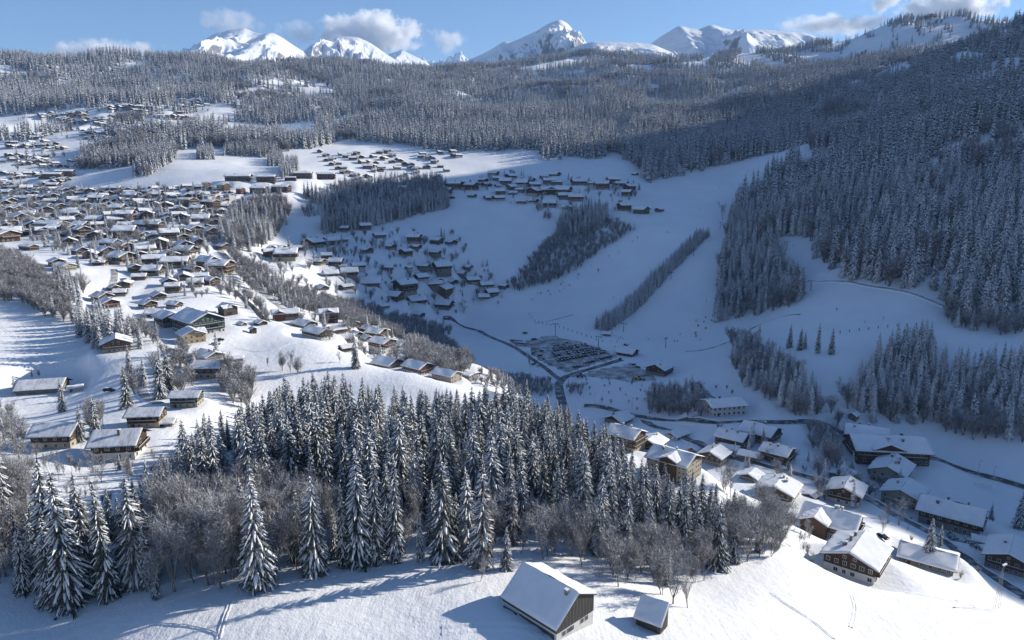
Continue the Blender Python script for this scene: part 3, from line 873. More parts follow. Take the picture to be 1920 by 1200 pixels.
CONIF, LEAFLESS = Mass(), Mass()
NM = len(MIDSPRUCE)
WOODS = [  # polygons by foot pixel, y range, spacing, share of leafless trees, heights
 ([(1372,402),(1400,362),(1440,332),(1482,303),(1516,274),(1530,262),(1700,215),(1930,140),(1930,606),(1860,612),(1785,600),(1765,552),(1650,540),(1585,522),(1525,482),(1520,452),(1480,440),(1465,445),(1438,440),(1400,425)], 420, 1400, 8.4, 0.12, (22, 40)),
 ([(1440,410),(1450,470),(1505,545),(1500,575),(1420,590),(1340,606),(1345,520),(1362,440),(1372,402)], 500, 1100, 7.2, 0.30, (17, 32)),
 ([(1212,345),(1235,338),(1300,326),(1400,300),(1470,272),(1530,255),(1530,180),(1200,200),(1160,285),(1190,310)], 950, 1900, 8.8, 0.06, (23, 37)),
 ([(955,540),(1010,470),(1060,430),(1080,420),(1130,410),(1190,430),(1130,470),(1085,505),(1030,535),(975,548)], 700, 1100, 5.0, 0.72, (7, 15)),
 ([(1040,440),(1050,412),(1110,395),(1140,400),(1130,432),(1080,445)], 800, 1150, 5.2, 0.05, (17, 24)),
 ([(1582,782),(1600,740),(1640,665),(1715,652),(1735,640),(1760,690),(1800,700),(1930,690),(1930,832),(1830,826),(1700,795),(1600,792)], 330, 520, 5.2, 0.28, (14, 24)),
 ([(1370,640),(1420,650),(1475,690),(1525,735),(1545,782),(1510,790),(1430,745),(1390,720),(1375,680)], 380, 680, 5.0, 0.40, (10, 20)),
 ([(1770,600),(1790,560),(1860,600),(1930,600),(1930,625),(1860,630),(1800,620)], 430, 620, 6.0, 0.6, (10, 18)),
 ([(402,445),(440,402),(500,372),(545,362),(600,370),(640,352),(700,345),(820,338),(838,352),(840,385),(700,412),(605,438),(600,412),(560,404),(520,442),(482,470),(440,476)], 600, 1150, 5.6, 0.40, (12, 22)),
 ([(602,440),(600,425),(700,400),(842,372),(842,390),(690,428)], 700, 1050, 4.6, 0.05, (16, 22)),
 ([(140,318),(165,288),(270,268),(332,280),(330,300),(275,332),(250,332),(258,312),(190,318)], 900, 1350, 5.6, 0.12, (16, 24)),
 ([(420,292),(440,272),(520,250),(550,282),(500,296)], 1000, 1500, 5.6, 0.15, (15, 22)),
 ([(502,312),(505,298),(530,298),(532,312)], 900, 1400, 5.0, 0.0, (15, 20)),
 ([(526,335),(526,315),(560,312),(558,335)], 850, 1250, 5.0, 0.0, (15, 22)),
 ([(370,300),(372,288),(400,286),(402,300)], 900, 1400, 5.0, 0.0, (14, 20)),
 ([(135,605),(150,598),(250,632),(262,648),(195,662),(150,640)], 290, 420, 4.6, 0.0, (11, 17)),
 ([(108,560),(100,520),(150,535),(165,560),(150,575)], 330, 520, 5.0, 0.2, (9, 15)),
 ([(-40,480),(0,478),(60,505),(110,545),(140,580),(150,605),(100,600),(30,570),(-40,555)], 300, 560, 3.9, 0.97, (8, 13)),
 ([(395,450),(420,470),(470,500),(540,540),(600,560),(700,590),(720,610),(670,620),(600,590),(540,580),(470,545),(420,500)], 440, 800, 4.8, 0.92, (8, 14)),
 ([(690,610),(760,600),(850,625),(800,640),(720,632)], 420, 760, 4.6, 0.9, (9, 15)),
 ([(760,650),(830,640),(880,680),(888,712),(800,715),(760,690)], 330, 620, 4.4, 0.96, (9, 15)),
 ([(890,720),(900,700),(1020,715),(1100,728),(1090,745),(960,740)], 330, 620, 4.2, 0.98, (5, 9)),
 ([(1210,775),(1220,740),(1310,735),(1330,770),(1310,785)], 350, 560, 4.4, 0.85, (9, 16)),
 ([(440,545),(470,560),(510,600),(500,610),(460,580)], 380, 620, 4.2, 0.7, (7, 12)),
 ([(1510,790),(1540,760),(1590,800),(1570,890),(1535,880)], 300, 480, 5.0, 0.8, (9, 16)),
 ([(310,700),(340,660),(370,690),(350,740),(320,740)], 240, 420, 5.0, 0.9, (7, 12)),
 ([(415,730),(440,690),(480,720),(470,770),(430,770)], 220, 420, 4.6, 0.9, (8, 13)),
 ([(195,640),(255,610),(300,640),(280,665)], 280, 480, 5.0, 0.7, (8, 13)),
 ([(640,600),(640,570),(700,580),(730,610),(690,620)], 420, 740, 5.0, 0.7, (8, 15)),
 ([(1350,1060),(1340,1000),(1430,960),(1480,1000),(1470,1040)], 130, 280, 3.2, 1.0, (4, 9)),
 ([(275,1126),(300,1000),(470,965),(478,1098)], 110, 220, 3.4, 1.0, (7, 14)),
 ([(497,1098),(500,980),(578,975),(580,1078)], 110, 220, 3.4, 1.0, (7, 14)),
 ([(1100,1095),(1120,1055),(1330,1050),(1320,1095)], 110, 240, 3.8, 1.0, (4, 10)),
 ([(-40,1105),(-40,960),(60,910),(80,1110)], 100, 240, 3.4, 1.0, (5, 13)),
 ([(-40,905),(-40,850),(60,866),(150,880),(330,868),(340,900),(200,905)], 130, 240, 4.6, 0.96, (3, 6)),
 ([(-40,850),(-40,760),(20,780),(60,830),(60,860)], 150, 300, 5.5, 0.9, (6, 10)),
 ([(130,800),(200,790),(215,815),(150,835)], 160, 260, 5.0, 0.5, (5, 9)),
 ([(1060,715),(1130,705),(1240,725),(1380,720),(1380,765),(1200,770),(1080,755)], 360, 620, 11.0, 0.9, (2.5, 5)),
 ([(1330,545),(1345,600),(1300,640),(1290,600)], 520, 760, 9.0, 0.9, (2, 5)),
 ([(960,560),(1020,545),(1100,500),(1190,440),(1200,450),(1110,520),(1020,565)], 620, 1000, 11.0, 0.9, (2, 5)),
 ([(1520,560),(1640,545),(1780,610),(1700,640),(1560,600)], 380, 620, 30.0, 0.8, (2, 4)),
 ([(1000,395),(1030,388),(1036,412),(1004,415)], 800, 1150, 6.0, 0.4, (10, 16)),
 ([(640,480),(900,500),(960,560),(860,600),(700,560)], 560, 900, 13.0, 0.85, (3, 7)),
 ([(430,480),(520,470),(560,520),(640,560),(600,590),(500,560)], 430, 760, 8.0, 0.85, (4, 10)),
 ([(1730,905),(1900,960),(1920,1000),(1800,990)], 240, 340, 14.0, 0.8, (2, 5)),
 ([(1640,930),(1760,1000),(1880,1090),(1800,1090),(1660,1040)], 180, 320, 13.0, 0.7, (2, 5)),
 ([(1490,990),(1540,1010),(1560,1070),(1500,1060)], 150, 260, 7.0, 1.0, (2, 6)),
]
LATE = []      # filled once houses and roads are known
def fill_woods():
    for i, (poly, y0, y1, cell, leafless, (h0, h1)) in enumerate(WOODS):
        X, Y, Z, U, V = scatter(poly, y0, y1, cell, 0.9, 100 + i)
        k = seen(X, Y) & free(X, Y, 1.0)
        X, Y, Z = X[k], Y[k], Z[k]
        g = np.random.default_rng(200 + i)
        # ragged stands: heights follow a slow noise, small gaps
        H = h0 + (h1 - h0) * np.clip(0.55 * g.uniform(0, 1, len(X)) + 0.6 * fbm(X / 40, Y / 40, 2, i), 0, 1)
        ok = (g.uniform(0, 1, len(X)) > 0.08) & (fbm(X / 28, Y / 28, 2, 300 + i) > (0.30 if cell > 5.5 else 0.12))
        lf = (g.uniform(0, 1, len(X)) * 0.5 + fbm(X / 60, Y / 60, 2, 77 + i) * 0.5) < (0.25 + 0.5 * leafless if 0 < leafless < 1 else leafless * 9 - 1)
        a = ok & ~lf
        rr = np.hypot(X, Y)
        kd = np.where(rr < 1000, g.integers(0, NM, len(X)), NM + g.integers(0, len(FARSPRUCE), len(X)))
        CONIF.addn(X[a], Y[a], Z[a], H[a], kd[a], 25.0)
        b = ok & lf
        if y1 <= 280: LEAFLESS.addn(X[b], Y[b], Z[b], H[b] * 0.85, len(FARBARE) + g.integers(0, len(NEARBARE), int(b.sum())), 11.0)
        else: LEAFLESS.addn(X[b], Y[b], Z[b], H[b] * 0.7, g.integers(0, len(FARBARE), int(b.sum())), 11.0)

CLEAR = [   # open snow on the far hills, by foot pixel
 [(-60,222),(90,212),(215,203),(212,186),(278,186),(284,198),(352,196),(388,182),(470,166),(474,150),(535,152),(625,158),(628,174),(560,180),(484,176),(444,200),(462,210),(428,226),(430,256),(280,246),(250,268),(160,285),(130,318),(90,345),(-60,345)],
 [(420,262),(430,226),(500,238),(590,226),(595,258),(540,268),(525,250)], [(598,250),(645,214),(656,222),(640,240)],
 [(-60,380),(60,345),(130,322),(258,315),(275,332),(335,298),(420,294),(520,296),(620,270),(640,262),(800,278),(770,292),(660,315),(560,340),(600,420),(-60,420)],
 [(635,262),(800,278),(870,300),(905,328),(640,345)],
 [(1040,340),(1085,318),(1152,284),(1172,296),(1148,318),(1196,306),(1212,350),(1080,350)],
 [(950,132),(1080,108),(1140,112),(1010,132)], [(1370,118),(1400,92),(1452,116),(1505,130),(1480,136),(1420,122)], [(1300,124),(1340,96),(1350,100),(1320,126)],
 [(1612,146),(1695,120),(1722,118),(1692,142)], [(1750,112),(1800,98),(1862,100),(1850,112)], [(1355,178),(1385,170),(1405,196),(1372,190)], [(1480,100),(1560,98),(1600,112),(1520,124)],
 [(1560,60),(1900,20),(1900,72),(1840,76),(1780,92),(1700,100),(1640,104),(1560,112)], [(1856,190),(1872,184),(1868,206)], [(1840,208),(1875,196),(1872,204)], [(1262,120),(1290,112),(1320,120)],
]
def fill_far():
    g = np.random.default_rng(55)
    for r0, r1, cell, far in ((1150, 1500, 8.8, 0), (1500, 2100, 10.2, 1), (2100, 2700, 11.6, 1), (2700, 3500, 13.5, 1)):
        xs = np.arange(-0.86 * r1, 0.84 * r1, cell); ys = np.arange(r0 * 0.6, r1, cell)
        X, Y = np.meshgrid(xs, ys); X[1::2] += cell / 2
        X = (X + g.uniform(-.45, .45, X.shape) * cell).ravel(); Y = (Y + g.uniform(-.45, .45, Y.shape) * cell).ravel()
        rr = np.hypot(X, Y); az = X / Y
        k = (rr >= r0) & (rr < r1) & (np.abs(az) < 0.80)
        X, Y = X[k], Y[k]
        k = seen(X, Y, 24)
        X, Y = X[k], Y[k]
        Z = ground(X, Y); U, V = to_pix(X, Y, Z)
        k = np.ones(len(X), bool)
        clump = fbm(X / 55, Y / 55, 3, 5)
        for i, c in enumerate(CLEAR):
            inside = inpoly(U, V, c)
            thr = 0.60 if i in (0, 4) else (0.66 if i == 13 else 2.0)
            k &= ~(inside & (clump < thr))
        near = (rr_ := np.hypot(X, Y)) < 1320
        k &= ~(near & (V > 268) & (U < 1010)) & ~(near & (V > 300) & (U < 1230)) & ~(near & (U >= 1230))
        k &= ~((V > 262) & (U > 1530))
        k &= (g.uniform(0, 1, len(X)) > 0.07) & (fbm(X / 45, Y / 45, 3, 91) > 0.30)
        k &= free(X, Y, 2.0)
        X, Y, Z = X[k], Y[k], Z[k]
        H = 17 + 21 * np.clip(0.5 * g.uniform(0, 1, len(X)) + 0.6 * fbm(X / 70, Y / 70, 2, 8), 0, 1)
        lf = fbm(X / 80, Y / 80, 3, 15) > 0.70
        CONIF.addn(X[~lf], Y[~lf], Z[~lf], H[~lf], (NM + g.integers(0, len(FARSPRUCE), len(X)))[~lf], 25.0)
        LEAFLESS.addn(X[lf], Y[lf], Z[lf], H[lf] * 0.6, g.integers(0, len(FARBARE), int(lf.sum())), 11.0)
# the planted strip between the ski runs
def fill_strip():
    g = np.random.default_rng(66)
    p0, p1 = np.array(at(1128, 618)[:2]), np.array(at(1322, 440)[:2])
    d = p1 - p0; n = np.array([-d[1], d[0]]) / np.linalg.norm(d); L = np.linalg.norm(d)
    for s in np.arange(0, L, 3.2):
        for w in (-5.5, -1.8, 1.8, 5.5):
            q = p0 + d * (s / L) + n * (w + g.uniform(-.9, .9)) + d / L * g.uniform(-1.2, 1.2)
            CONIF.add(q[0], q[1], g.uniform(10, 15.5) if s < L * 0.5 else g.uniform(8, 13), int(g.integers(0, NM)), 25.0)
# ------------------------------------------------------------------ building materials
def wood_mat(name, c0, c1, board=4.0):
    t = NT(name)
    mp = t.n('Mapping'); mp.inputs['Scale'].default_value = (board, board, 0.35); t.l(t.obj(), mp.inputs[0])
    n = t.noise(1.0, 5, 0.65, mp.outputs[0])
    t.col(t.ramp(n, [(0.28, c0), (0.72, c1)])).rough(0.8)
    t.bump(n, 0.35, 0.05)
    return t.m
def wall_mat(name, c, var=0.12):
    t = NT(name)
    p = t.obj()
    n = t.math('ADD', t.math('MULTIPLY', t.noise(0.5, 4, 0.6, p), 0.7), t.math('MULTIPLY', t.noise(4, 3, 0.6, p), 0.3))
    lo = tuple(q * (1 - 2.2 * var) for q in c)
    t.col(t.ramp(n, [(0.3, lo), (0.65, c)])).rough(0.85)
    t.bump(t.noise(9, 3, 0.6, p), 0.15, 0.03)
    return t.m
M_TIMBER = wood_mat('dark_timber', (0.035, 0.022, 0.015), (0.10, 0.062, 0.040))
M_TIMBER2 = wood_mat('brown_timber', (0.050, 0.030, 0.019), (0.13, 0.082, 0.050))
M_TIMBER3 = wood_mat('honey_timber', (0.10, 0.060, 0.032), (0.22, 0.138, 0.078))
M_GREY = wood_mat('weathered_boards', (0.035, 0.032, 0.030), (0.125, 0.115, 0.105), 5.0)
M_RED = wood_mat('reddish_timber', (0.08, 0.034, 0.022), (0.17, 0.075, 0.045))
M_GREEN = wood_mat('green_shingle', (0.02, 0.040, 0.036), (0.055, 0.085, 0.075))
M_CREAM = wall_mat('cream_render', (0.43, 0.38, 0.29))
M_WHITE = wall_mat('white_render', (0.66, 0.65, 0.62))
M_OCHRE = wall_mat('ochre_render', (0.46, 0.36, 0.22))
M_STONE = wall_mat('stone_base', (0.26, 0.245, 0.225), 0.2)
M_CONC = wall_mat('concrete', (0.32, 0.31, 0.30))
t = NT('window_glass'); t.col((0.035, 0.042, 0.052)).rough(0.12); t.b.inputs['Specular IOR Level'].default_value = 0.5; M_GLASS = t.m
t = NT('white_frame'); t.col((0.68, 0.67, 0.64)).rough(0.5); M_FRAME = t.m
t = NT('metal_flue'); t.col((0.16, 0.16, 0.17)).rough(0.45); t.b.inputs['Metallic'].default_value = 0.6; M_METAL = t.m
t = NT('roof_snow')
p = t.obj()
t.col(t.ramp(t.noise(0.35, 5, 0.6, p), [(0.3, (0.78, 0.80, 0.83)), (0.65, (0.88, 0.885, 0.895))])).rough(0.75)
t.bump(t.math('ADD', t.noise(0.9, 4, 0.6, p), t.math('MULTIPLY', t.noise(5, 2, 0.5, p), 0.2)), 0.35, 0.12)
M_RSNOW = t.m
t = NT('thin_roof_snow')       # wind-scoured snow with the sheet metal showing in streaks
p = t.obj()
mp = t.n('Mapping'); mp.inputs['Scale'].default_value = (2.6, 0.25, 0.3); t.l(p, mp.inputs[0])
k = t.math('ADD', t.math('MULTIPLY', t.noise(1.0, 4, 0.6, mp.outputs[0]), 0.55), t.math('MULTIPLY', t.noise(0.3, 3, 0.6, p), 0.45))
t.col(t.ramp(k, [(0.36, (0.42, 0.43, 0.46)), (0.56, (0.80, 0.815, 0.84))])).rough(0.5)
t.bump(k, 0.3, 0.08)
M_THIN = t.m

# ------------------------------------------------------------------ chalet builder
def gable_prism(mb, x0, x1, W, z0, ze, zr, mat=0, off=0.0, ze2=None):
    """walls from z0 to the eaves plus both gable triangles; ridge along x at y=off"""
    h = W / 2
    ze2 = ze if ze2 is None else ze2
    vs = []
    for x in (x0, x1):
        vs += [(x, -h, z0), (x, h, z0), (x, h, ze2), (x, off, zr), (x, -h, ze)]
    mb.add(vs, [(4, 3, 2, 1, 0), (5, 6, 7, 8, 9), (0, 5, 9, 4), (6, 1, 2, 7), (9, 8, 3, 4), (8, 7, 2, 3)], mat)

def slab(mb, P, th, mat=0, inset=0.0, soft=True):
    """a blanket of snow on a roof slope: corner points (eave0, eave1, ridge1, ridge0); uneven top, rounded lips"""
    P = [Vector(p) for p in P]
    c = sum(P, Vector()) / 4
    P = [p + (c - p).normalized() * inset for p in P]
    nx = max(4, min(14, int((P[1] - P[0]).length / 1.2)))
    ny = max(3, min(8, int((P[3] - P[0]).length / 1.2)))
    n = (P[1] - P[0]).cross(P[3] - P[0])
    flip = n.z < 0
    vs, fs = [], []
    sd = random.Random(int(abs(P[0].x * 13 + P[0].y * 7 + th * 100)))
    ph = [sd.uniform(0, 6.28) for _ in range(4)]
    us = [0.0, 0.035] + [i / nx for i in range(1, nx)] + [0.965, 1.0]
    ts = [0.0, 0.06] + [j / ny for j in range(1, ny)] + [1.0]
    for t_ in ts:
        for u_ in us:
            eave = 0.18 * math.sin(u_ * 23 + ph[0]) * (1 - t_) ** 3 + 0.10 * math.sin(u_ * 51 + ph[1]) * (1 - t_) ** 3
            lo = P[0].lerp(P[1], u_); hi = P[3].lerp(P[2], u_)
            p = lo.lerp(hi, t_)
            if 0 < u_ < 1: p = p + (lo - hi).normalized() * eave
            rim = min(1.0, min(u_, 1 - u_) / 0.035) ** .5 if min(u_, 1 - u_) < .035 else 1.0
            rim *= (0.55 if t_ == 0 else 1.0)
            h = th * (0.35 + 0.65 * rim) * (1 + 0.24 * math.sin(u_ * 9 + t_ * 4 + ph[2]) + 0.16 * math.sin(u_ * 21 - t_ * 11 + ph[3])) * (1.12 - 0.2 * t_)
            vs.append(p + Vector((0, 0, h)))
    m = len(us)
    base = len(vs)
    for t_ in (0, 1):
        pass
    def q(a, b, c_, d): fs.append((a, b, c_, d) if not flip else (d, c_, b, a))
    for j in range(len(ts) - 1):
        for i in range(m - 1):
            q(j * m + i, j * m + i + 1, (j + 1) * m + i + 1, (j + 1) * m + i)
    # skirts down to the roof boards
    def skirt(idx):
        k0 = len(vs)
        for i in idx:
            v = vs[i]; vs.append(Vector((v.x, v.y, 0)))
        return k0
    def foot(i):
        j, k = divmod(i, m)
        lo = P[0].lerp(P[1], us[k]); hi = P[3].lerp(P[2], us[k]); return lo.lerp(hi, ts[j])
    for idx, rev in (([i for i in range(m)], False), ([j * m for j in range(len(ts))], True), ([j * m + m - 1 for j in range(len(ts))], False)):
        k0 = len(vs)
        for i in idx: vs.append(foot(i))
        for k in range(len(idx) - 1):
            if rev: q(idx[k], idx[k + 1], k0 + k + 1, k0 + k)
            else: q(idx[k + 1], idx[k], k0 + k, k0 + k + 1)
    mb.add(vs, fs, mat)

def put(name, mb, mats, parent, smooth=False):
    o = link(bpy.data.objects.new(name, mb.mesh(name, mats, smooth)), parent)
    return o

_WIN = {}
def window_mesh(w, h, shut=False):
    key = (round(w, 1), round(h, 1), shut)
    if key not in _WIN:
        m = MB()
        m.box(-w / 2 - .09, -.03, -h / 2 - .09, w / 2 + .09, .05, h / 2 + .09, 1)
        m.box(-w / 2, .052, -h / 2, -.03, .07, h / 2, 0); m.box(.03, .052, -h / 2, w / 2, .07, h / 2, 0)
        if shut:
            for s in (-1, 1):
                a, b = sorted((s * (w / 2 + .1), s * (w / 2 + .1 + w * .45)))
                m.box(a, .0, -h / 2, b, .08, h / 2, 2)
        _WIN[key] = m.mesh('window', [M_GLASS, M_FRAME, M_TIMBER2])
    return _WIN[key]

def add_window(parent, side, a, z, w, h, W, L, shut=False):
    """side: 'px','nx' gable ends; 'py','ny' eave walls. a = position along the wall"""
    o = bpy.data.objects.new('window', window_mesh(w, h, shut))
    if side == 'px': o.location = (L / 2, a, z); o.rotation_euler = (0, 0, -math.pi / 2)
    elif side == 'nx': o.location = (-L / 2, a, z); o.rotation_euler = (0, 0, math.pi / 2)
    elif side == 'py': o.location = (a, W / 2, z)
    else: o.location = (a, -W / 2, z); o.rotation_euler = (0, 0, math.pi)
    return link(o, parent)

def balcony(parent, side, z, w, W, L, depth=1.2, mat=None, a=0.0):
    m = MB()
    d0 = 0.0
    m.box(-w / 2, d0, z - .12, w / 2, depth, z, 0)
    m.box(-w / 2, depth - .07, z + .25, w / 2, depth, z + 1.0, 0)
    m.box(-w / 2, d0, z + .25, -w / 2 + .07, depth - .072, z + 1.0, 0)
    m.box(w / 2 - .07, d0, z + .25, w / 2, depth - .072, z + 1.0, 0)
    n = max(2, int(w / 1.4))
    for i in range(n + 1):
        x = -w / 2 + .1 + (w - .2) * i / n
        m.box(x - .05, depth - .09, z, x + .05, depth - .072, z + .25, 0)
    m.box(-w / 2, depth - .09, z + 1.002, w / 2, depth + .02, z + 1.10, 1)
    o = put('balcony', m, [mat or M_TIMBER, M_RSNOW], parent)
    if side == 'px': o.location = (L / 2, a, 0); o.rotation_euler = (0, 0, -math.pi / 2)
    elif side == 'nx': o.location = (-L / 2, a, 0); o.rotation_euler = (0, 0, math.pi / 2)
    elif side == 'py': o.location = (a, W / 2, 0)
    else: o.location = (a, -W / 2, 0); o.rotation_euler = (0, 0, math.pi)
    return o

def chimney(roof, x, y, zroof, w=0.7, h=1.3, mat=None):
    m = MB()
    m.box(x - w / 2, y - w / 2, zroof - 1.0, x + w / 2, y + w / 2, zroof + h, 0)
    m.box(x - w / 2 - .12, y - w / 2 - .12, zroof + h, x + w / 2 + .12, y + w / 2 + .12, zroof + h + .1, 0)
    m.box(x - w / 2 - .08, y - w / 2 - .08, zroof + h + .1, x + w / 2 + .08, y + w / 2 + .08, zroof + h + .32, 1)
    return put('chimney', m, [mat or M_STONE, M_RSNOW], roof)

def chalet_kind(L, W, storeys=2, pitch=22, base=M_STONE, upper=M_TIMBER, snow=0.42, ov=(1.25, 1.3), win=1, balc=('px',), chim=1, thin=False, fascia=M_TIMBER2, base_storeys=1, shut=False, seed=0, off=0.0, eave2=0.0, cross=None, sh=2.7, shed=False):
    """a chalet around its own origin; returns its Empty (ridge along local x)"""
    r = random.Random(seed)
    e = bpy.data.objects.new('chalet', None); e.empty_display_size = 1.0
    link(e)
    h1, he = sh * base_storeys, sh * storeys
    tp = math.tan(R(pitch))
    rise = (W / 2 + off) * tp
    zr = he + rise
    ze2 = zr - (W / 2 - off) * tp if not eave2 else eave2
    s2 = (zr - ze2) / (W / 2 - off)
    hi = min(h1, he, ze2) if base_storeys >= storeys else h1
    b = MB()
    if base_storeys > 0:
        b.box(-L / 2, -W / 2, -4.0, L / 2, W / 2, hi, 0)
        put('lower_wall', b, [base], e)
    u = MB()
    q = 0.06
    gable_prism(u, -L / 2 - q, L / 2 + q, W + 2 * q, hi + 0.002 if base_storeys > 0 else -4.0, he + .01, zr + .01, 0, off, ze2 + .01)
    put('upper_wall', u, [upper], e)
    ox, oy = ov
    xa, xb = -L / 2 - ox, L / 2 + ox
    yn, yp = -W / 2 - oy, W / 2 + oy
    zn, zp = he - oy * tp + .08, ze2 - oy * s2 + .08
    zt = zr + .08
    rf = MB()
    A = [(xa, yn, zn), (xb, yn, zn), (xb, off, zt), (xa, off, zt)]
    Bq = [(xb, yp, zp), (xa, yp, zp), (xa, off, zt), (xb, off, zt)]
    up = Vector((0, 0, .2))
    for Q in (A, Bq):
        Q = [Vector(p) for p in Q]
        vs = Q + [p + up for p in Q]
        rf.add(vs, [(3, 2, 1, 0), (4, 5, 6, 7), (0, 1, 5, 4), (1, 2, 6, 5), (3, 0, 4, 7)], 0)
    roof = put('roof', rf, [fascia], e)
    sn = MB()
    for Q in (A, Bq):
        slab(sn, [Vector(p) + Vector((0, 0, .205)) for p in Q], snow if not thin else 0.12, 0, 0.10)
    put('snow_cover', sn, [M_THIN if thin else M_RSNOW], roof, True)
    for i in range(chim):
        cx = r.uniform(-0.32, 0.32) * L
        cy = off + r.choice((-1, 1)) * r.uniform(0.08, 0.22) * W
        sl = tp if cy < off else s2
        chimney(roof, cx, cy, zt - abs(cy - off) * sl + .2 + snow, r.uniform(.6, .9), r.uniform(.8, 1.4), r.choice((M_STONE, M_CREAM, M_METAL)))
    if cross:                                   # a cross gable towards local -y or +y
        cx, cw, sg, cl = cross
        zc = zr - 0.25
        tpc = tp
        zec = zc - (cw / 2) * tpc
        m = MB()
        y1 = sg * (W / 2 + cl)
        vs = [(cx - cw / 2, 0, -4), (cx + cw / 2, 0, -4), (cx + cw / 2, 0, zec), (cx, 0, zc), (cx - cw / 2, 0, zec)]
        vs += [(x, y1, z) for x, _, z in vs]
        m.add(vs, [(0, 1, 2, 3, 4), (9, 8, 7, 6, 5), (5, 6, 1, 0), (6, 7, 2, 1), (8, 9, 4, 3), (7, 8, 3, 2), (9, 5, 0, 4)] if sg < 0 else
              [(4, 3, 2, 1, 0), (5, 6, 7, 8, 9), (0, 1, 6, 5), (1, 2, 7, 6), (3, 4, 9, 8), (2, 3, 8, 7), (4, 0, 5, 9)], 0)
        put('cross_wing', m, [upper], e)
        m2, m3 = MB(), MB()
        yo = sg * (W / 2 + cl + 1.0)
        for s in (-1, 1):
            xe = cx + s * (cw / 2 + .9)
            ze_ = zc - (cw / 2 + .9) * tpc + .1
            Q = [(xe, 0, ze_), (xe, yo, ze_), (cx, yo, zc + .1), (cx, 0, zc + .1)]
            Qv = [Vector(p) for p in Q]
            m2.add(Qv + [p + up for p in Qv], [(0, 1, 2, 3), (7, 6, 5, 4), (0, 4, 5, 1), (1, 5, 6, 2)], 0)
            slab(m3, [p + Vector((0, 0, .205)) for p in Qv], snow, 0, .05)
        cr = put('wing_roof', m2, [fascia], e)
        put('snow_cover', m3, [M_RSNOW], cr)
    if win:
        step = {1: 2.4, 2: 1.9, 3: 3.6}[win]
        for side, span in (('px', W), ('nx', W), ('py', L), ('ny', L)) if win < 3 else (('px', W), ('ny', L)):
            for k in range(storeys + (1 if side[1] == 'x' and rise > 2.2 else 0)):
                z = sh * k + 1.45
                sp = span
                if k >= storeys: sp = span * 0.4; z = he + 0.75
                lim = he if side != 'py' else ze2
                if side[1] == 'y' and z + .7 > lim: continue
                n = max(1, int((sp - 1.2) / step))
                for i in range(n):
                    if r.random() < 0.12: continue
                    a = -sp / 2 + sp * (i + .5) / n
                    w, h = (r.choice((0.95, 1.15)), 1.15) if k < storeys else (0.8, 0.8)
                    o = add_window(e, side, a, z, w, h, W + (2 * q if k >= base_storeys else 0), L + (2 * q if k >= base_storeys else 0), shut and k < storeys)
    for sd in balc:
        for k in range(base_storeys, storeys):
            balcony(e, sd, sh * k + .1, (W if sd[1] == 'x' else L) * 0.9, W + 2 * q, L + 2 * q, 1.15, upper)
    if storeys > 0 and win:
        m = MB(); m.box(-.5, -.02, -.05, .5, .06, 2.0, 0)
        d = put('door', m, [M_TIMBER2], e); d.location = (-L * 0.32, -W / 2 - (q if base_storeys == 0 else 0) - .04, 0.05); d.rotation_euler = (0, 0, math.pi)
    return e

def kids(o): return list(o.children)
def copy_tree(o, parent=None):
    c = o.copy(); COL.objects.link(c); c.parent = parent
    for ch in kids(o): copy_tree(ch, c)
    return c
def wipe(o):
    for ch in kids(o): wipe(ch)
    bpy.data.objects.remove(o)

HOUSES = []
PADS = []        # level ground cut into the slope for each house
def apply_pads():
    num, den, wm = np.zeros_like(_GZ), np.zeros_like(_GZ), np.zeros_like(_GZ)
    for x, y, z, r in PADS:
        i0, i1 = np.searchsorted(RR, [math.hypot(x, y) - r * 2.2, math.hypot(x, y) + r * 2.2])
        ph = math.atan2(x, y); dp = math.asin(min(.9, r * 2.2 / math.hypot(x, y)))
        j0, j1 = np.searchsorted(PH, [ph - dp, ph + dp])
        sl = (slice(max(i0 - 1, 0), i1 + 1), slice(max(j0 - 1, 0), j1 + 1))
        d = np.hypot(_GX[sl] - x, _GY[sl] - y)
        w = np.clip((r * 2.1 - d) / (r * 1.0), 0, 1); w = w * w * (3 - 2 * w)
        num[sl] += w * w * z; den[sl] += w * w; wm[sl] = np.maximum(wm[sl], w)
    k = den > 1e-6
    _GZ[k] = _GZ[k] * (1 - wm[k]) + (num[k] / den[k]) * wm[k]
    co = np.stack([_GX, _GY, _GZ + CAMZ], -1).astype(np.float32)
    terrain.data.vertices.foreach_set('co', co.ravel())
    terrain.data.update()
def place(e, u, v, wpx, yaw, L, W, ymin=60, smin=.55, smax=2.0, sink=0.25, ov=1.0):
    """stand a chalet with its front foot near pixel (u, v), as wide as wpx photo pixels"""
    x, y, z = at(u, v, ymin)
    a = R(yaw)
    dist = math.sqrt(x * x + y * y + z * z)
    ext = abs((L + 2 * ov) * math.cos(a)) + abs((W + 2 * ov) * math.sin(a))
    s = min(smax, max(smin, wpx * dist / FPX / ext))
    dep = (abs(L * math.sin(a)) + abs(W * math.cos(a))) * s * 0.42
    x += dep * x / y * 0.8; y += dep * 0.8
    c, sn = math.cos(a), math.sin(a)
    zs = [float(ground(x + (px * c - py * sn) * s, y + (px * sn + py * c) * s)) for px in (-L / 2, L / 2) for py in (-W / 2, W / 2)]
    z = 0.7 * (sum(zs) / 4) + 0.3 * float(ground(x, y))
    PADS.append((x, y, z, math.hypot(L, W) * s * 0.52))
    e.location = (x, y, z - sink + CAMZ)
    e.rotation_euler = (0, 0, a)
    e.scale = (s, s, s)
    KEEP_OUT.append((x, y, max(L, W) * s * 0.62 + 1.0))
    HOUSES.append((x, y, s * max(L, W)))
    return e

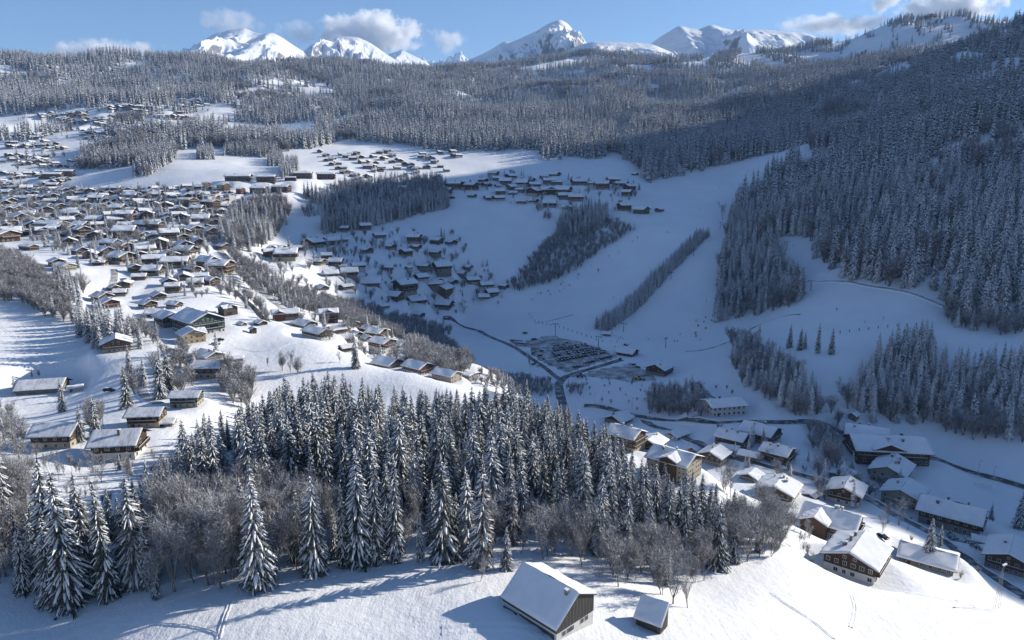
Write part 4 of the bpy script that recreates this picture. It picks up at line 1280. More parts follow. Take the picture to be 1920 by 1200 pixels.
def house(u, v, wpx, yaw, label, cat='chalet', name='chalet', L=13, W=11, ymin=60, smin=.55, smax=2.0, sink=.25, **kw):
    e = chalet_kind(L, W, seed=int(u * 7 + v), **kw)
    e.name = name
    place(e, u, v, wpx, yaw, L, W, ymin, smin, smax, sink)
    return tag(e, label, cat)
# ------------------------------------------------------------------ houses that can be told apart
# the barn and the lean-to shed on the meadow
barn = chalet_kind(14.2, 10.4, storeys=1, pitch=38, base=M_WHITE, upper=M_GREY, snow=0.38, ov=(0.45, 0.5), win=0, balc=(), chim=0, off=0.55, eave2=5.0, base_storeys=0.62, sh=2.6, fascia=M_GREY, seed=1)
barn.name = 'barn'
def barn_details():
    rf = [c for c in barn.children if c.name.startswith('roof')][0]
    chimney(rf, 5.3, -0.6, 6.9, .55, .75, M_STONE)
    for a, z in ((-3.2, .8), (-1.9, .8), (-.9, .8), (1.9, .95), (3.2, .95)):
        add_window(barn, 'px', a, z, .9, .95, 10.4, 14.2)
    # upright boards of the gable, each one a plank of its own
    z0, off, zr = 1.62, 0.55, 2.6 + 5.75 * math.tan(R(38))
    n = 34
    for i in range(n):
        y0 = -5.25 + 10.5 * i / n; y1 = y0 + 10.5 / n - 0.035
        def top(y): return 2.6 + (y + 5.2) * math.tan(R(38)) if y < off else zr - (y - off) * (zr - 5.0) / (5.2 - off)
        m = MB()
        d = 0.03 + 0.025 * ((i * 7) % 3)
        x0, x1 = 7.16, 7.16 + d
        ta, tb = top(y0) - .02, top(y1) - .02
        m.add([(x0, y0, z0), (x0, y1, z0), (x0, y1, tb), (x0, y0, ta), (x1, y0, z0), (x1, y1, z0), (x1, y1, tb), (x1, y0, ta)],
              [(4, 5, 6, 7), (3, 7, 6, 2), (0, 4, 7, 3), (1, 2, 6, 5), (0, 1, 5, 4)], 0)
        put('plank', m, [M_GREY], barn)
    m = MB(); m.box(-2.5, -5.34, 0.1, 6.6, -5.28, 1.1, 0); m.box(-6.5, -5.9, -.4, -2.8, -5.35, .9, 0)
    put('lean_board', m, [M_GREY], barn)
barn_details()
x, y, z = at(1027, 1152)
barn.location = (x, y + 0.6, z + CAMZ - 0.1); barn.rotation_euler = (0, 0, R(-46)); barn.scale = (.92, .92, .92)
KEEP_OUT.append((x, y, 11))
tag(barn, 'weathered grey timber barn with a steep snowy roof on the meadow', 'barn')

e = bpy.data.objects.new('shed', None); link(e)
m = MB(); W_, D_ = 4.6, 4.0
m.add([(-2.3, -2, -2), (2.3, -2, -2), (2.3, 2, -2), (-2.3, 2, -2), (-2.3, -2, 2.0), (2.3, -2, 2.0), (2.3, 1.2, 4.1), (-2.3, 1.2, 4.1), (2.3, 2, 3.7), (-2.3, 2, 3.7)],
      [(0, 1, 5, 4), (1, 2, 8, 6, 5), (2, 3, 9, 8), (3, 0, 4, 7, 9), (4, 5, 6, 7), (7, 6, 8, 9)], 0)
put('wall', m, [M_GREY], e)
for i in range(15):
    m = MB(); a = -2.28 + i * .306; m.box(a, -2.06 - .02 * (i % 3), -1, a + .28, -2.005, 1.93, 0); put('plank', m, [M_GREY], e)
for i in range(12):
    m = MB(); a = -1.98 + i * .262; zt = 2.0 + (a + 2) * 2.1 / 3.2 - .03; zt2 = 2.0 + (a + .24 + 2) * 2.1 / 3.2 - .03
    d = 2.345 + .02 * (i % 3)
    m.add([(2.305, a, -1), (2.305, a + .24, -1), (2.305, a + .24, zt2), (2.305, a, zt), (d, a, -1), (d, a + .24, -1), (d, a + .24, zt2), (d, a, zt)], [(4, 5, 6, 7), (3, 7, 6, 2), (0, 4, 7, 3), (1, 2, 6, 5)], 0)
    put('plank', m, [M_GREY], e)
m = MB(); Q = [Vector(p) for p in ((-2.75, -2.5, 1.75), (2.75, -2.5, 1.75), (2.75, 1.3, 4.24), (-2.75, 1.3, 4.24))]
m.add(Q + [p + Vector((0, 0, .14)) for p in Q], [(3, 2, 1, 0), (0, 1, 5, 4), (1, 2, 6, 5), (2, 3, 7, 6), (3, 0, 4, 7), (4, 5, 6, 7)], 0)
Q2 = [Vector(p) for p in ((2.75, 2.35, 3.6), (-2.75, 2.35, 3.6), (-2.75, 1.3, 4.24), (2.75, 1.3, 4.24))]
m.add(Q2 + [p + Vector((0, 0, .14)) for p in Q2], [(3, 2, 1, 0), (0, 1, 5, 4), (1, 2, 6, 5), (3, 0, 4, 7), (4, 5, 6, 7)], 0)
rf = put('roof', m, [M_GREY], e)
m = MB(); slab(m, [p + Vector((0, 0, .145)) for p in Q], .26, 0, .05); slab(m, [p + Vector((0, 0, .145)) for p in Q2], .26, 0, .05); put('snow_cover', m, [M_RSNOW], rf)
x, y, z = at(1222, 1172)
e.location = (x, y, z + CAMZ - .1); e.rotation_euler = (0, 0, R(-32)); e.scale = (1.0, 1.0, 1.05)
KEEP_OUT.append((x, y, 5))
tag(e, 'small grey board shed with one long snowy roof beside the barn', 'shed')

T, T2, T3 = M_TIMBER, M_TIMBER2, M_TIMBER3
# -- chalets on the right, from the meadow edge down into the valley
house(1602,1068,128,50,'white and dark timber chalet with three chimneys at the edge of the sunny field', L=15, W=14, storeys=2, pitch=20, base=M_WHITE, upper=T, snow=.35, balc=('ny',), chim=4, win=2)
house(1557,1000,118,-38,'large brown chalet with a lit wing roof behind the white and dark chalet', L=19, W=15, storeys=2, pitch=24, base=M_STONE, upper=T2, snow=.4, balc=('px',), chim=3, win=2, cross=(-4, 9, -1, 3))
house(1457,938,92,55,'wide sunlit chalet with a white-banded gable below the poplars', L=15, W=16, storeys=2, pitch=19, base=M_WHITE, upper=T, chim=4, balc=('nx',), win=1)
house(1408,902,50,50,'small shaded barn chalet left of the wide sunlit one', L=10, W=10, storeys=1, pitch=22, base=M_STONE, upper=T, chim=0, balc=(), win=1)
house(1262,900,110,-40,'tall cream apartment house rising behind the front spruces', 'apartment house', 'apartment_house', L=22, W=18, storeys=4, pitch=22, base=M_CREAM, upper=T2, base_storeys=4, chim=3, balc=(), win=2, snow=.35, cross=(1.5, 9, -1, 1.2), sh=2.6)
house(1172,838,84,-38,'chalet with one bright roof edge left of the cream apartment house', L=17, W=14, storeys=3, pitch=22, base=M_CREAM, upper=T2, chim=2, balc=('px',), win=1)
house(1222,842,66,55,'shaded dark chalet with a square roof behind the cream apartment house', L=13, W=13, storeys=2, pitch=21, base=M_WHITE, upper=T, chim=2, balc=('nx',))
house(1270,822,52,40,'long low shaded roof behind the dark square-roofed chalet', L=15, W=10, storeys=1, pitch=18, base=M_WHITE, upper=T2, chim=0, balc=())
house(1160,795,62,48,'rounded snowy roof in the bend of the valley road', L=13, W=12, storeys=1, pitch=24, base=M_STONE, upper=T, chim=1, balc=())
house(1300,848,26,55,'tiny shaded hut right of the bright roof ridge', 'hut', 'hut', L=6, W=6, storeys=1, pitch=24, base=M_STONE, upper=T2, chim=0, balc=())
house(1338,872,66,50,'brown chalet right of the cream apartment house', L=13, W=13, storeys=2, pitch=22, base=M_STONE, upper=T2, chim=2, balc=('px',))
house(1356,778,80,12,'white house with a dark terrace opening above the valley road', 'house', 'house', L=19, W=12, storeys=2, pitch=17, base=M_WHITE, upper=M_WHITE, base_storeys=2, chim=1, balc=('ny',), win=1)
house(1303,786,16,40,'tiny brown hut beside the valley road', 'hut', 'hut', L=6, W=6, storeys=1, pitch=26, base=M_STONE, upper=M_RED, chim=0, balc=(), win=0)
house(1373,838,72,-38,'left one of the linked brown chalets with a wavy roof line', L=16, W=14, storeys=2, pitch=20, base=T2, upper=T2, chim=3, balc=('px',))
house(1424,830,84,-42,'highest of the linked brown chalets with a wide dark gable', L=17, W=16, storeys=2, pitch=20, base=M_STONE, upper=T, chim=3, balc=('px',))
house(1456,868,70,-40,'front right one of the linked brown chalets', L=13, W=12, storeys=2, pitch=20, base=T, upper=T2, chim=2, balc=('px', 'ny'))
house(1366,850,46,-30,'low garage with a snowy roof before the linked chalets, left of two', 'garage', 'garage', L=10, W=7, storeys=1, pitch=18, base=M_STONE, upper=T, chim=0, balc=(), win=0)
house(1403,862,46,-30,'low garage with a snowy roof before the linked chalets, right of two', 'garage', 'garage', L=10, W=7, storeys=1, pitch=18, base=M_STONE, upper=T, chim=0, balc=(), win=0)
house(1622,838,84,-25,'upper brown apartment chalet beside the main valley road', 'apartment chalet', L=20, W=15, storeys=2, pitch=21, base=M_STONE, upper=T2, chim=3, balc=('nx',))
house(1658,872,128,-8,'long brown apartment chalet with tiers of balconies by the main road', 'apartment chalet', L=26, W=15, storeys=2, pitch=22, base=T2, upper=T2, chim=3, sh=2.8, balc=('ny', 'nx'), win=2, cross=(-2, 10, -1, 1.0))
house(1580,900,52,28,'low carport roof right of the bare trees in the shade', 'carport', 'carport', L=11, W=9, storeys=1, pitch=12, base=M_STONE, upper=T, chim=0, balc=(), win=0)
house(1584,942,80,55,'shaded chalet with a white lower wall above the large brown chalet', L=13, W=13, storeys=2, pitch=21, base=M_WHITE, upper=T, chim=2, balc=('nx',), win=1)
house(1668,910,88,50,'pale chalet with stacked wood and balconies behind the garden trees', L=15, W=12, storeys=2, pitch=22, base=M_CREAM, upper=M_CREAM, chim=4, balc=('nx',), win=1)
house(1692,948,86,48,'cream chalet with a big chimney and bare trees in front', L=14, W=14, storeys=2, pitch=20, base=M_CREAM, upper=M_CREAM, chim=1, balc=('nx',), win=1)
house(1780,992,110,-40,'dark brown chalet with three balcony rails on the shaded lawn', L=18, W=12, storeys=2, pitch=24, base=M_STONE, upper=T, chim=3, balc=('px',), win=1)
house(1738,1058,104,-35,'low building with a broad snowy roof half hidden by the dark spruces', 'building', 'building', L=17, W=13, storeys=1, pitch=19, base=M_STONE, upper=T2, chim=1, balc=('nx',))
house(1890,1068,98,50,'brown chalet cut off by the right edge beside the lower road', L=17, W=14, storeys=2, pitch=20, base=M_STONE, upper=T2, chim=1, balc=('nx',))
house(1522,935,34,40,'small low roof tucked behind the large brown chalet', 'annex', 'annex', L=8, W=7, storeys=1, pitch=16, base=M_STONE, upper=T, chim=0, balc=(), win=0)
house(1600,786,24,40,'lone small shelter at the forest foot above the road', 'shelter', 'shelter', L=6, W=6, storeys=1, pitch=26, base=M_STONE, upper=T, chim=0, balc=(), win=0)
house(1838,1022,34,-30,'little roof behind the hedge near the lower road', 'shed', 'shed', L=7, W=6, storeys=1, pitch=20, base=M_STONE, upper=T, chim=0, balc=(), win=0)
# -- ski station
house(1138,630,20,-20,'tiny lift hut at the foot of the planted tree strip', 'hut', 'hut', L=7, W=6, storeys=1, pitch=22, base=M_STONE, upper=M_RED, chim=0, balc=(), win=0)
house(1174,648,12,50,'dark small kiosk behind the ticket chalet', 'hut', 'hut', L=6, W=5, storeys=1, pitch=22, base=T, upper=T, chim=0, balc=(), win=0)
house(1176,668,48,-35,'dark timber ticket chalet beside the chairlift', L=13, W=11, storeys=1, pitch=24, base=T, upper=T, chim=0, balc=(), win=1)
house(1236,704,58,52,'restaurant chalet with a porch at the foot of the ski run', 'restaurant', 'restaurant', L=15, W=15, storeys=2, pitch=23, base=M_STONE, upper=T, chim=1, balc=('px', 'ny'), win=1)
# -- left: houses around the farm lane
house(84,748,78,14,'long farmhouse with a brown plank gable and thin snow roof', 'farmhouse', 'farmhouse', L=18, W=12, storeys=1, pitch=24, base=M_STONE, upper=M_RED, chim=0, balc=(), win=0, thin=True)
house(142,735,30,30,'small white garage beside the long farmhouse', 'garage', 'garage', L=8, W=6, storeys=1, pitch=15, base=M_WHITE, upper=M_WHITE, chim=0, balc=(), win=1)
house(112,838,70,4,'house with a patterned tile roof and cream wall among the trees', 'house', 'house', L=13, W=10, storeys=2, pitch=27, base=M_CREAM, upper=T, chim=0, balc=(), win=1, thin=True)
house(228,862,84,8,'chalet with a black stovepipe and bare metal roof above the front wood', L=12, W=10.5, storeys=2, pitch=27, base=M_WHITE, upper=T, chim=1, balc=('px',), win=1, thin=True)
house(278,800,62,6,'dark chalet with an open terrace wing above the front wood', L=12, W=9, storeys=2, pitch=22, base=M_CREAM, upper=T, chim=0, balc=('ny',), win=1, thin=True)
house(316,800,30,6,'stepped side wing of the dark terrace chalet', 'annex', 'annex', L=7, W=7, storeys=1, pitch=18, base=M_CREAM, upper=T2, chim=0, balc=(), win=1)
house(352,762,54,4,'green-black chalet with a flat snowy roof above the spruces', L=12, W=8.5, storeys=2, pitch=20, base=M_CREAM, upper=M_GREEN, chim=0, balc=('ny',), win=1, thin=True)
house(392,710,56,4,'chalet with a pale front and snow guards on its roof', L=12, W=10, storeys=2, pitch=22, base=M_CREAM, upper=M_GREY, chim=0, balc=(), win=1, thin=True)
house(220,662,62,-62,'sunlit chalet with a glowing glazed gable at the end of the spruce row', L=13, W=14, storeys=2, pitch=22, base=M_CONC, upper=T3, chim=1, balc=('px',), win=2)
house(392,678,62,-35,'broad low roof behind bare bushes below the green chalet', L=15, W=13, storeys=1, pitch=20, base=M_STONE, upper=T2, chim=2, balc=())
house(360,645,58,-50,'ochre chalet with a cross roof in front of the big green house', L=12, W=12, storeys=2, pitch=24, base=M_OCHRE, upper=M_OCHRE, chim=1, balc=(), win=1, cross=(2, 7, 1, .5))
house(374,628,104,-42,'big green-fronted chalet with a large blue shaded roof', L=24, W=19, storeys=3, pitch=23, base=M_WHITE, upper=M_GREEN, chim=1, balc=('px',), win=2)
house(318,612,60,-42,'brown chalet joined to the left of the big green one', L=14, W=12, storeys=2, pitch=22, base=M_STONE, upper=T, chim=0, balc=())
house(446,678,26,30,'small snowy hut above the orchard', 'hut', 'hut', L=7, W=6, storeys=1, pitch=22, base=M_STONE, upper=T, chim=0, balc=(), win=0)
house(475,626,17,-50,'tiny square shed standing alone on the sunny hill', 'shed', 'shed', L=5, W=5, storeys=2, pitch=24, base=M_GREY, upper=M_GREY, chim=0, balc=(), win=0)
house(454,612,23,-40,'small timber barn at the top of the sunny hill', 'barn', 'barn', L=8, W=6, storeys=1, pitch=24, base=M_STONE, upper=T, chim=0, balc=(), win=0)
house(489,610,30,-42,'low timber barn right of the small one on the sunny hill', 'barn', 'barn', L=9, W=8, storeys=1, pitch=20, base=M_GREY, upper=T2, chim=0, balc=(), win=0)
house(428,592,42,-38,'grey barn with a double roof on the round white lawn', 'barn', 'barn', L=11, W=8, storeys=2, pitch=26, base=M_GREY, upper=M_GREY, chim=0, balc=(), win=0, cross=(3, 5, -1, 2))
house(596,633,66,-40,'long blue-roofed house behind the crest of the sunny hill', 'house', 'house', L=22, W=14, storeys=2, pitch=19, base=M_WHITE, upper=T2, chim=1, balc=('px',))
house(536,600,56,20,'reddish twin-gabled chalet below the stream road', L=17, W=9, storeys=2, pitch=24, base=M_STONE, upper=M_RED, chim=0, balc=(), win=1, cross=(-4, 7, -1, .6))
house(572,612,54,-40,'broad snowy roof right of the twin-gabled chalet', L=16, W=13, storeys=1, pitch=20, base=M_STONE, upper=T2, chim=1, balc=())
house(616,604,44,18,'very dark chalet with a zigzag roof beside the stream', L=13, W=10, storeys=3, pitch=22, base=T, upper=T, chim=0, balc=('ny',), cross=(0, 7, -1, .6))
house(632,628,40,35,'snow-roofed chalet with carved balconies at the crest of the hill', L=12, W=10, storeys=2, pitch=22, base=M_STONE, upper=T3, chim=0, balc=('px',))
house(718,668,58,-35,'white hotel with rows of balconies above the stream', 'hotel', 'hotel', L=16, W=14, storeys=4, pitch=18, base=M_WHITE, upper=T2, base_storeys=3, chim=2, balc=('px', 'ny'), win=2)
house(706,676,36,10,'low white annex roof before the white hotel', 'annex', 'annex', L=11, W=7, storeys=1, pitch=14, base=M_STONE, upper=T2, chim=0, balc=())
house(728,692,66,-35,'long red-brown barn roof just behind the sunny crest', 'barn', 'barn', ymin=335, L=16, W=15, storeys=1, pitch=22, base=M_STONE, upper=M_RED, chim=0, balc=(), win=1)
house(784,702,66,-38,'red-brown and white house behind the sunny crest', 'house', 'house', ymin=325, L=17, W=14, storeys=2, pitch=22, base=M_WHITE, upper=M_RED, chim=0, balc=('px',), win=2)
house(838,722,64,-36,'pale green house with a blue shaded roof below the crest', 'house', 'house', ymin=315, L=17, W=11, storeys=2, pitch=22, base=M_CREAM, upper=M_CREAM, chim=0, balc=(), win=1)
house(878,716,44,-35,'square pale building with a flat white roof near the stream', 'building', 'building', L=11, W=11, storeys=2, pitch=6, base=M_CONC, upper=M_CONC, base_storeys=2, chim=0, balc=(), win=1)
house(928,760,54,-40,'red-brown chalet roof poking out between the front spruces', ymin=310, L=13, W=11, storeys=2, pitch=24, base=M_STONE, upper=M_RED, chim=1, balc=('px',))
house(748,650,52,-35,'blue-shaded roof right of the white hotel', L=14, W=12, storeys=1, pitch=20, base=M_STONE, upper=T, chim=0, balc=())
house(778,648,30,40,'honey timber chalet above the bare stream trees', L=10, W=9, storeys=2, pitch=22, base=M_STONE, upper=T3, chim=0, balc=('nx',))

# -- chalets known only by their spot: kinds built once, then copied tree by tree
KINDS = []
for k, (L, W, st, pi_, bs, up_, ch, bl, cr) in enumerate([
    (12, 11, 2, 25, M_STONE, T, 1, ('px',), None), (13, 10, 2, 24, M_WHITE, T, 1, ('px',), None), (11, 11, 2, 21, M_CREAM, T2, 2, ('px',), None),
    (15, 11, 2, 20, M_STONE, T2, 1, ('nx',), None), (12, 12, 2, 24, M_WHITE, T, 1, ('px',), None), (16, 12, 2, 20, M_OCHRE, T, 0, ('px',), (0, 8, -1, .8)),
    (10, 9, 1, 23, M_STONE, T, 0, (), None), (13, 12, 3, 22, M_CREAM, T2, 1, ('px', 'ny'), None), (14, 12, 2, 21, M_STONE, M_RED, 1, ('px',), None), (12, 10, 2, 25, T3, T3, 1, ('px',), None)]):
    KINDS.append((chalet_kind(L, W, storeys=st, pitch=pi_, base=bs, upper=up_, chim=ch, balc=bl, cross=cr, seed=400 + k, snow=.5, win=3, ov=(1.5, 1.6), sh=2.5), L, W))
# lighter versions for the smallest ones in the distance: walls, roof and snow only
SMALL = []
for k, (L, W, st, pi_, bs, up_) in enumerate([(12, 11, 2, 22, M_STONE, T), (13, 10, 2, 24, M_WHITE, T), (15, 11, 2, 20, M_STONE, T2), (12, 12, 2, 24, M_CREAM, T), (14, 11, 2, 22, M_STONE, M_RED)]):
    SMALL.append((chalet_kind(L, W, storeys=st, pitch=pi_, base=bs, upper=up_, chim=0, balc=(), win=0, seed=500 + k, snow=.55, ov=(1.5, 1.6), sh=2.4), L, W))
KIND_WORDS = ['dark stone-based chalet', 'dark-topped white house', 'brown-topped cream chalet', 'long brown chalet', 'broad dark-white chalet', 'cross-gabled ochre house', 'small dark barn-like chalet', 'tall cream-walled house', 'reddish timber chalet', 'honey timber chalet']
SMALL_WORDS = ['dark chalet', 'white-walled chalet', 'brown chalet', 'cream and brown chalet', 'reddish chalet']
ORD = ['leftmost', 'second', 'third', 'fourth', 'fifth', 'sixth', 'seventh', 'eighth', 'ninth', 'tenth', '11th', '12th', '13th', '14th', '15th', '16th', '17th', '18th', '19th', '20th', '21st', '22nd', '23rd', '24th', '25th', '26th', '27th', '28th', '29th', '30th']

def cluster(spots, where, group, yaws, seed, small=False, ymin=60, ordinal=True, smin=.5, smax=1.7):
    """spots: (u, v, w) - each becomes a copy with its own label, ordered from the left within its look"""
    r = random.Random(seed)
    lib, words = (SMALL, SMALL_WORDS) if small else (KINDS, KIND_WORDS)
    made = []
    for (u, v, w) in spots:
        i = r.randrange(len(lib))
        src, L, W = lib[i]
        e = copy_tree(src)
        place(e, u, v, w, r.choice(yaws) + r.uniform(-14, 14), L, W, ymin, smin, smax)
        made.append((u, i, e))
    for i in range(len(lib)):
        row = sorted([m for m in made if m[1] == i], key=lambda m: m[0])
        for k, (u, _, e) in enumerate(row):
            lb = f'{words[i]} {where}'
            if ordinal and len(row) > 1:
                lb += f', {ORD[k]} such' + (' from left' if k else '')
            w_ = words[i].split()[-1]
            e.name = w_
            tag(e, lb, w_, group)

HAM = [(647,436,17),(685,434,26),(645,455,19),(712,448,27),(688,476,29),(733,470,25),(773,446,20),(777,458,29),(819,459,29),(846,463,28),(779,471,27),(761,485,29),(816,481,25),(644,505,16),(672,508,31),(727,506,23),(767,508,16),(795,509,27),(833,502,25),(877,507,22),(865,520,24),(829,518,42),(655,523,38),(695,541,50),(650,546,30),(790,533,33),(820,536,28),(848,541,28),(760,556,52),(815,547,35),(885,540,33),(912,546,30),(945,545,24),(833,561,38),(922,560,30),(740,568,40),(780,579,46),(834,589,38),(907,567,24),(720,581,24),(785,597,28),
       (520,474,34),(505,480,28),(538,491,46),(588,466,42),(622,462,36),(600,498,26),(620,520,34),(605,545,30),(630,500,26),(560,470,24),(612,486,24)]
cluster(HAM, 'in the hamlet across the stream', 'chalets of the hamlet across the stream', [-40, 35, 50, 20, -15], 11)
TOP = [(838,366,22),(845,374,18),(833,360,20),(852,358,26),(870,350,24),(884,360,30),(885,372,20),(906,343,22),(912,352,24),(925,332,24),(932,340,20),(935,352,18),(918,376,24),(938,366,20),(948,348,24),(958,338,26),(960,358,24),(962,366,18),(934,380,28),(978,352,26),(992,343,26),(975,362,22),(1002,354,26),(1030,347,26),(1040,332,26),(1020,336,18),(1045,348,22),(1085,350,30),(1110,350,22),(1130,358,30),(1150,345,24),(1165,352,28),(1180,360,26),(1003,372,60),(1030,368,40),(978,384,20),(1000,384,22),(1030,392,28),(1056,368,36),(1080,380,30),(1065,396,24),(1060,376,30),(1175,370,24),(1170,398,28),(1202,404,34),(1236,398,20),(1090,342,18),(1190,330,14)]
cluster(TOP, 'in the upper hamlet', 'chalets of the upper hamlet', [-38, 20, -20, 40, 5], 12)
VIL = []
gv = random.Random(77)
POLY_V = [(-10,350),(60,345),(130,358),(220,360),(330,350),(420,352),(440,372),(480,384),(425,402),(398,440),(388,470),(420,520),(470,560),(430,565),(330,560),(300,540),(262,505),(160,495),(110,482),(75,455),(-10,452)]
def fill_village():
    v = 352.0
    row = 0
    while v < 562:
        w = 15 + (v - 350) * 0.165
        u = -8 + (row % 2) * w * 0.6
        while u < 480:
            uu, vv = u + gv.uniform(-.3, .3) * w, v + gv.uniform(-.16, .16) * w
            if bool(inpoly(uu, vv, POLY_V)) and not (inpoly(uu, vv, [(200,505),(270,505),(300,545),(180,570)]) or inpoly(uu, vv, [(350,560),(370,540),(440,545),(440,590),(360,590)])) and gv.random() < .93:
                VIL.append((uu, vv, w * gv.uniform(.68, 1.32)))
            u += w * 1.02
        v += w * 0.43
        row += 1
fill_village()
LOWV0 = [(108,500),(170,486),(188,498),(197,481),(183,452),(253,512),(262,527),(290,497),(330,503),(390,502),(345,527),(375,527),(397,537),(317,537),(325,550),(150,478),(130,462),(232,470),(262,486),(300,470),(345,470),(372,462)]
ROWS = [(0, 372, 'at the village end under the ski hill'), (372, 398, 'in the upper rows of the main village'), (398, 430, 'in the middle rows of the main village'), (430, 470, 'in the lower rows of the main village'), (470, 600, 'in the nearest rows of the main village')]
for k, (a, b, where) in enumerate(ROWS):
    taken = {(q[0], q[1]) for q in VIL for l in LOWV0 if abs(q[0] - l[0]) < 24 and abs(q[1] - l[1]) < 9}
    cluster([s for s in VIL if a <= s[1] < b and (s[0], s[1]) not in taken], where, 'chalets of the main village', [-42, -42, -60, 5, 40, -20], 20 + k, small=(b <= 398))
for u, v, w, yaw, lb, kw in [
    (392,380,22,-35,'white apartment block with dark balcony bands behind the stream wood',dict(L=20, W=16, storeys=4, base=M_WHITE, upper=T2, base_storeys=4)),
    (432,378,18,-35,'white apartment block right of the banded one',dict(L=16, W=14, storeys=4, base=M_WHITE, upper=T2, base_storeys=4)),
    (388,354,14,-35,'orange-lit narrow apartment house at the village top',dict(L=12, W=12, storeys=4, base=T3, upper=T3)),
    (420,360,22,-35,'orange-lit apartment house with a flat snowy roof',dict(L=18, W=14, storeys=4, base=T3, upper=T3)),
    (452,366,16,-35,'orange-lit apartment house beside the stream wood',dict(L=14, W=12, storeys=4, base=T3, upper=T3)),
    (487,366,28,-10,'dark balconied apartment block left of a pair above the wood',dict(L=22, W=14, storeys=3, base=T, upper=T)),
    (528,364,30,-10,'dark balconied apartment block right of a pair above the wood',dict(L=24, W=14, storeys=3, base=T, upper=T)),
    (352,388,34,-30,'large hotel with a bright roof in the upper village, left of two','' ), (395,392,34,-30,'large hotel with a bright roof in the upper village, right of two','' ),
    (448,342,40,5,'long dark building row below the ski hill','' ), (500,344,30,5,'dark block with a white roof line below the ski hill','' ), (568,336,30,5,'dark block at the right end below the ski hill','' ), (612,338,30,5,'last dark block right of the ski hill',''), (545,340,18,5,'small dark block between the long ones below the ski hill',''),
    (100,338,26,10,'long dark block at the foot of the left ski slope',''), (122,332,26,10,'long dark block beside the left ski slope, upper one',''),
    (98,432,46,-15,'long cream building with a bright flat roof at the village edge',''), (0,455,60,-25,'long brown house at the left edge above the white bank',''), (55,470,32,-30,'house with a bright square roof above the white bank',''),
    (122,508,40,-35,'cream house with small windows beside the spruce','')]:
    kw = kw or dict(L=24, W=12, storeys=3 if 'block' in lb or 'hotel' in lb else 2, base=M_CREAM if 'cream' in lb else T, upper=M_CREAM if 'cream' in lb else T2)
    kw = dict(kw); kw.setdefault('pitch', 18)
    house(u, v, w * 1.15, yaw, lb, 'building' if ('block' in lb or 'building' in lb) else 'house', 'building' if ('block' in lb or 'building' in lb) else 'house', chim=1, balc=('px',), win=0 if w < 20 else 1, smin=.4, **kw)
LOWV = [(108,500,36),(170,486,28),(188,498,22),(197,481,36),(183,452,36),(253,512,28),(262,527,28),(290,497,44),(330,503,50),(390,502,44),(345,527,40),(375,527,36),(397,537,32),(317,537,34),(325,550,30),(298,564,36),(278,579,36),(328,579,30),(293,594,32),(215,547,24),(236,542,28),(226,557,26),(205,578,44),(192,566,36),(150,478,30),(130,462,34),(232,470,36),(262,486,34),(300,470,36),(345,470,38),(372,462,30),(420,470,28),(425,500,22)]
cluster(LOWV, 'in the lower village above the farm lane', 'chalets of the lower village', [-42, -42, -60, 5, -20], 29)
STREAM = [(660,612,30),(676,615,26),(692,623,34),(708,634,44),(650,642,34),(652,658,32),(642,622,28),(688,640,24),(668,630,30)]
cluster(STREAM, 'in the row above the stream', 'chalets above the stream', [-40, -35, 30], 31)
MID = [(600+i*11.3%260, 286+(i*7.7)%42, 11+i%4) for i in range(34)] + [(420+i*13.7%230, 246+(i*5.3)%22, 10) for i in range(16)] + [(660,300,14),(680,305,14),(700,296,12),(720,300,14),(735,306,12),(752,304,12),(770,312,14),(690,316,16),(715,318,16),(745,318,14),(780,320,14),(800,316,14),(650,296,14),(665,332,16),(690,334,16),(760,330,12),(825,288,12),(850,294,12),(790,296,12),(672,338,14),(752,358,20),(640,292,12),(812,300,12),(706,308,12),(735,292,12)]
FARV = []
for (u0, v0, u1, v1, n) in [(0,252,90,262,10),(10,268,120,282,14),(0,292,90,310,12),(60,300,160,318,8),(70,212,160,226,12),(120,222,250,236,16),(210,200,290,212,12),(260,232,350,246,14),(330,190,400,204,8),(380,240,470,256,12),(300,214,360,226,6),(0,325,130,345,20),(140,246,220,262,8)]:
    for _ in range(int(n * 1.7)):
        FARV.append((gv.uniform(u0, u1), gv.uniform(v0, v1), gv.uniform(9, 14)))
FAR_HOMES = Mass()
FAR_SRC = []
for src, L, W in SMALL:
    j = MB(); mats = []
    def take(o):
        for p in o.children:
            k = len(j.v)
            j.v += [tuple(v.co) for v in p.data.vertices]
            for f in p.data.polygons:
                j.f.append(tuple(k + i for i in f.vertices))
                mt = p.data.materials[f.material_index]
                if mt not in mats: mats.append(mt)
                j.m.append(mats.index(mt))
            take(p)
    take(src)
    FAR_SRC.append(j.mesh('far_chalet', mats))
for u, v, w in FARV + MID:
    x, y, z = at(u, v)
    FAR_HOMES.add(x, y, w * y / FPX / 15.0, gv.randrange(len(SMALL)), 1.0)
    KEEP_OUT.append((x, y, 10))
o = FAR_HOMES.build('far_chalets', FAR_SRC, 5)
tag(o, 'scattered tiny snow-roofed chalets on the far hillside', kind='stuff')
for src, _, _ in KINDS + SMALL: wipe(src)
apply_pads()
print('HOUSES', len(HOUSES))
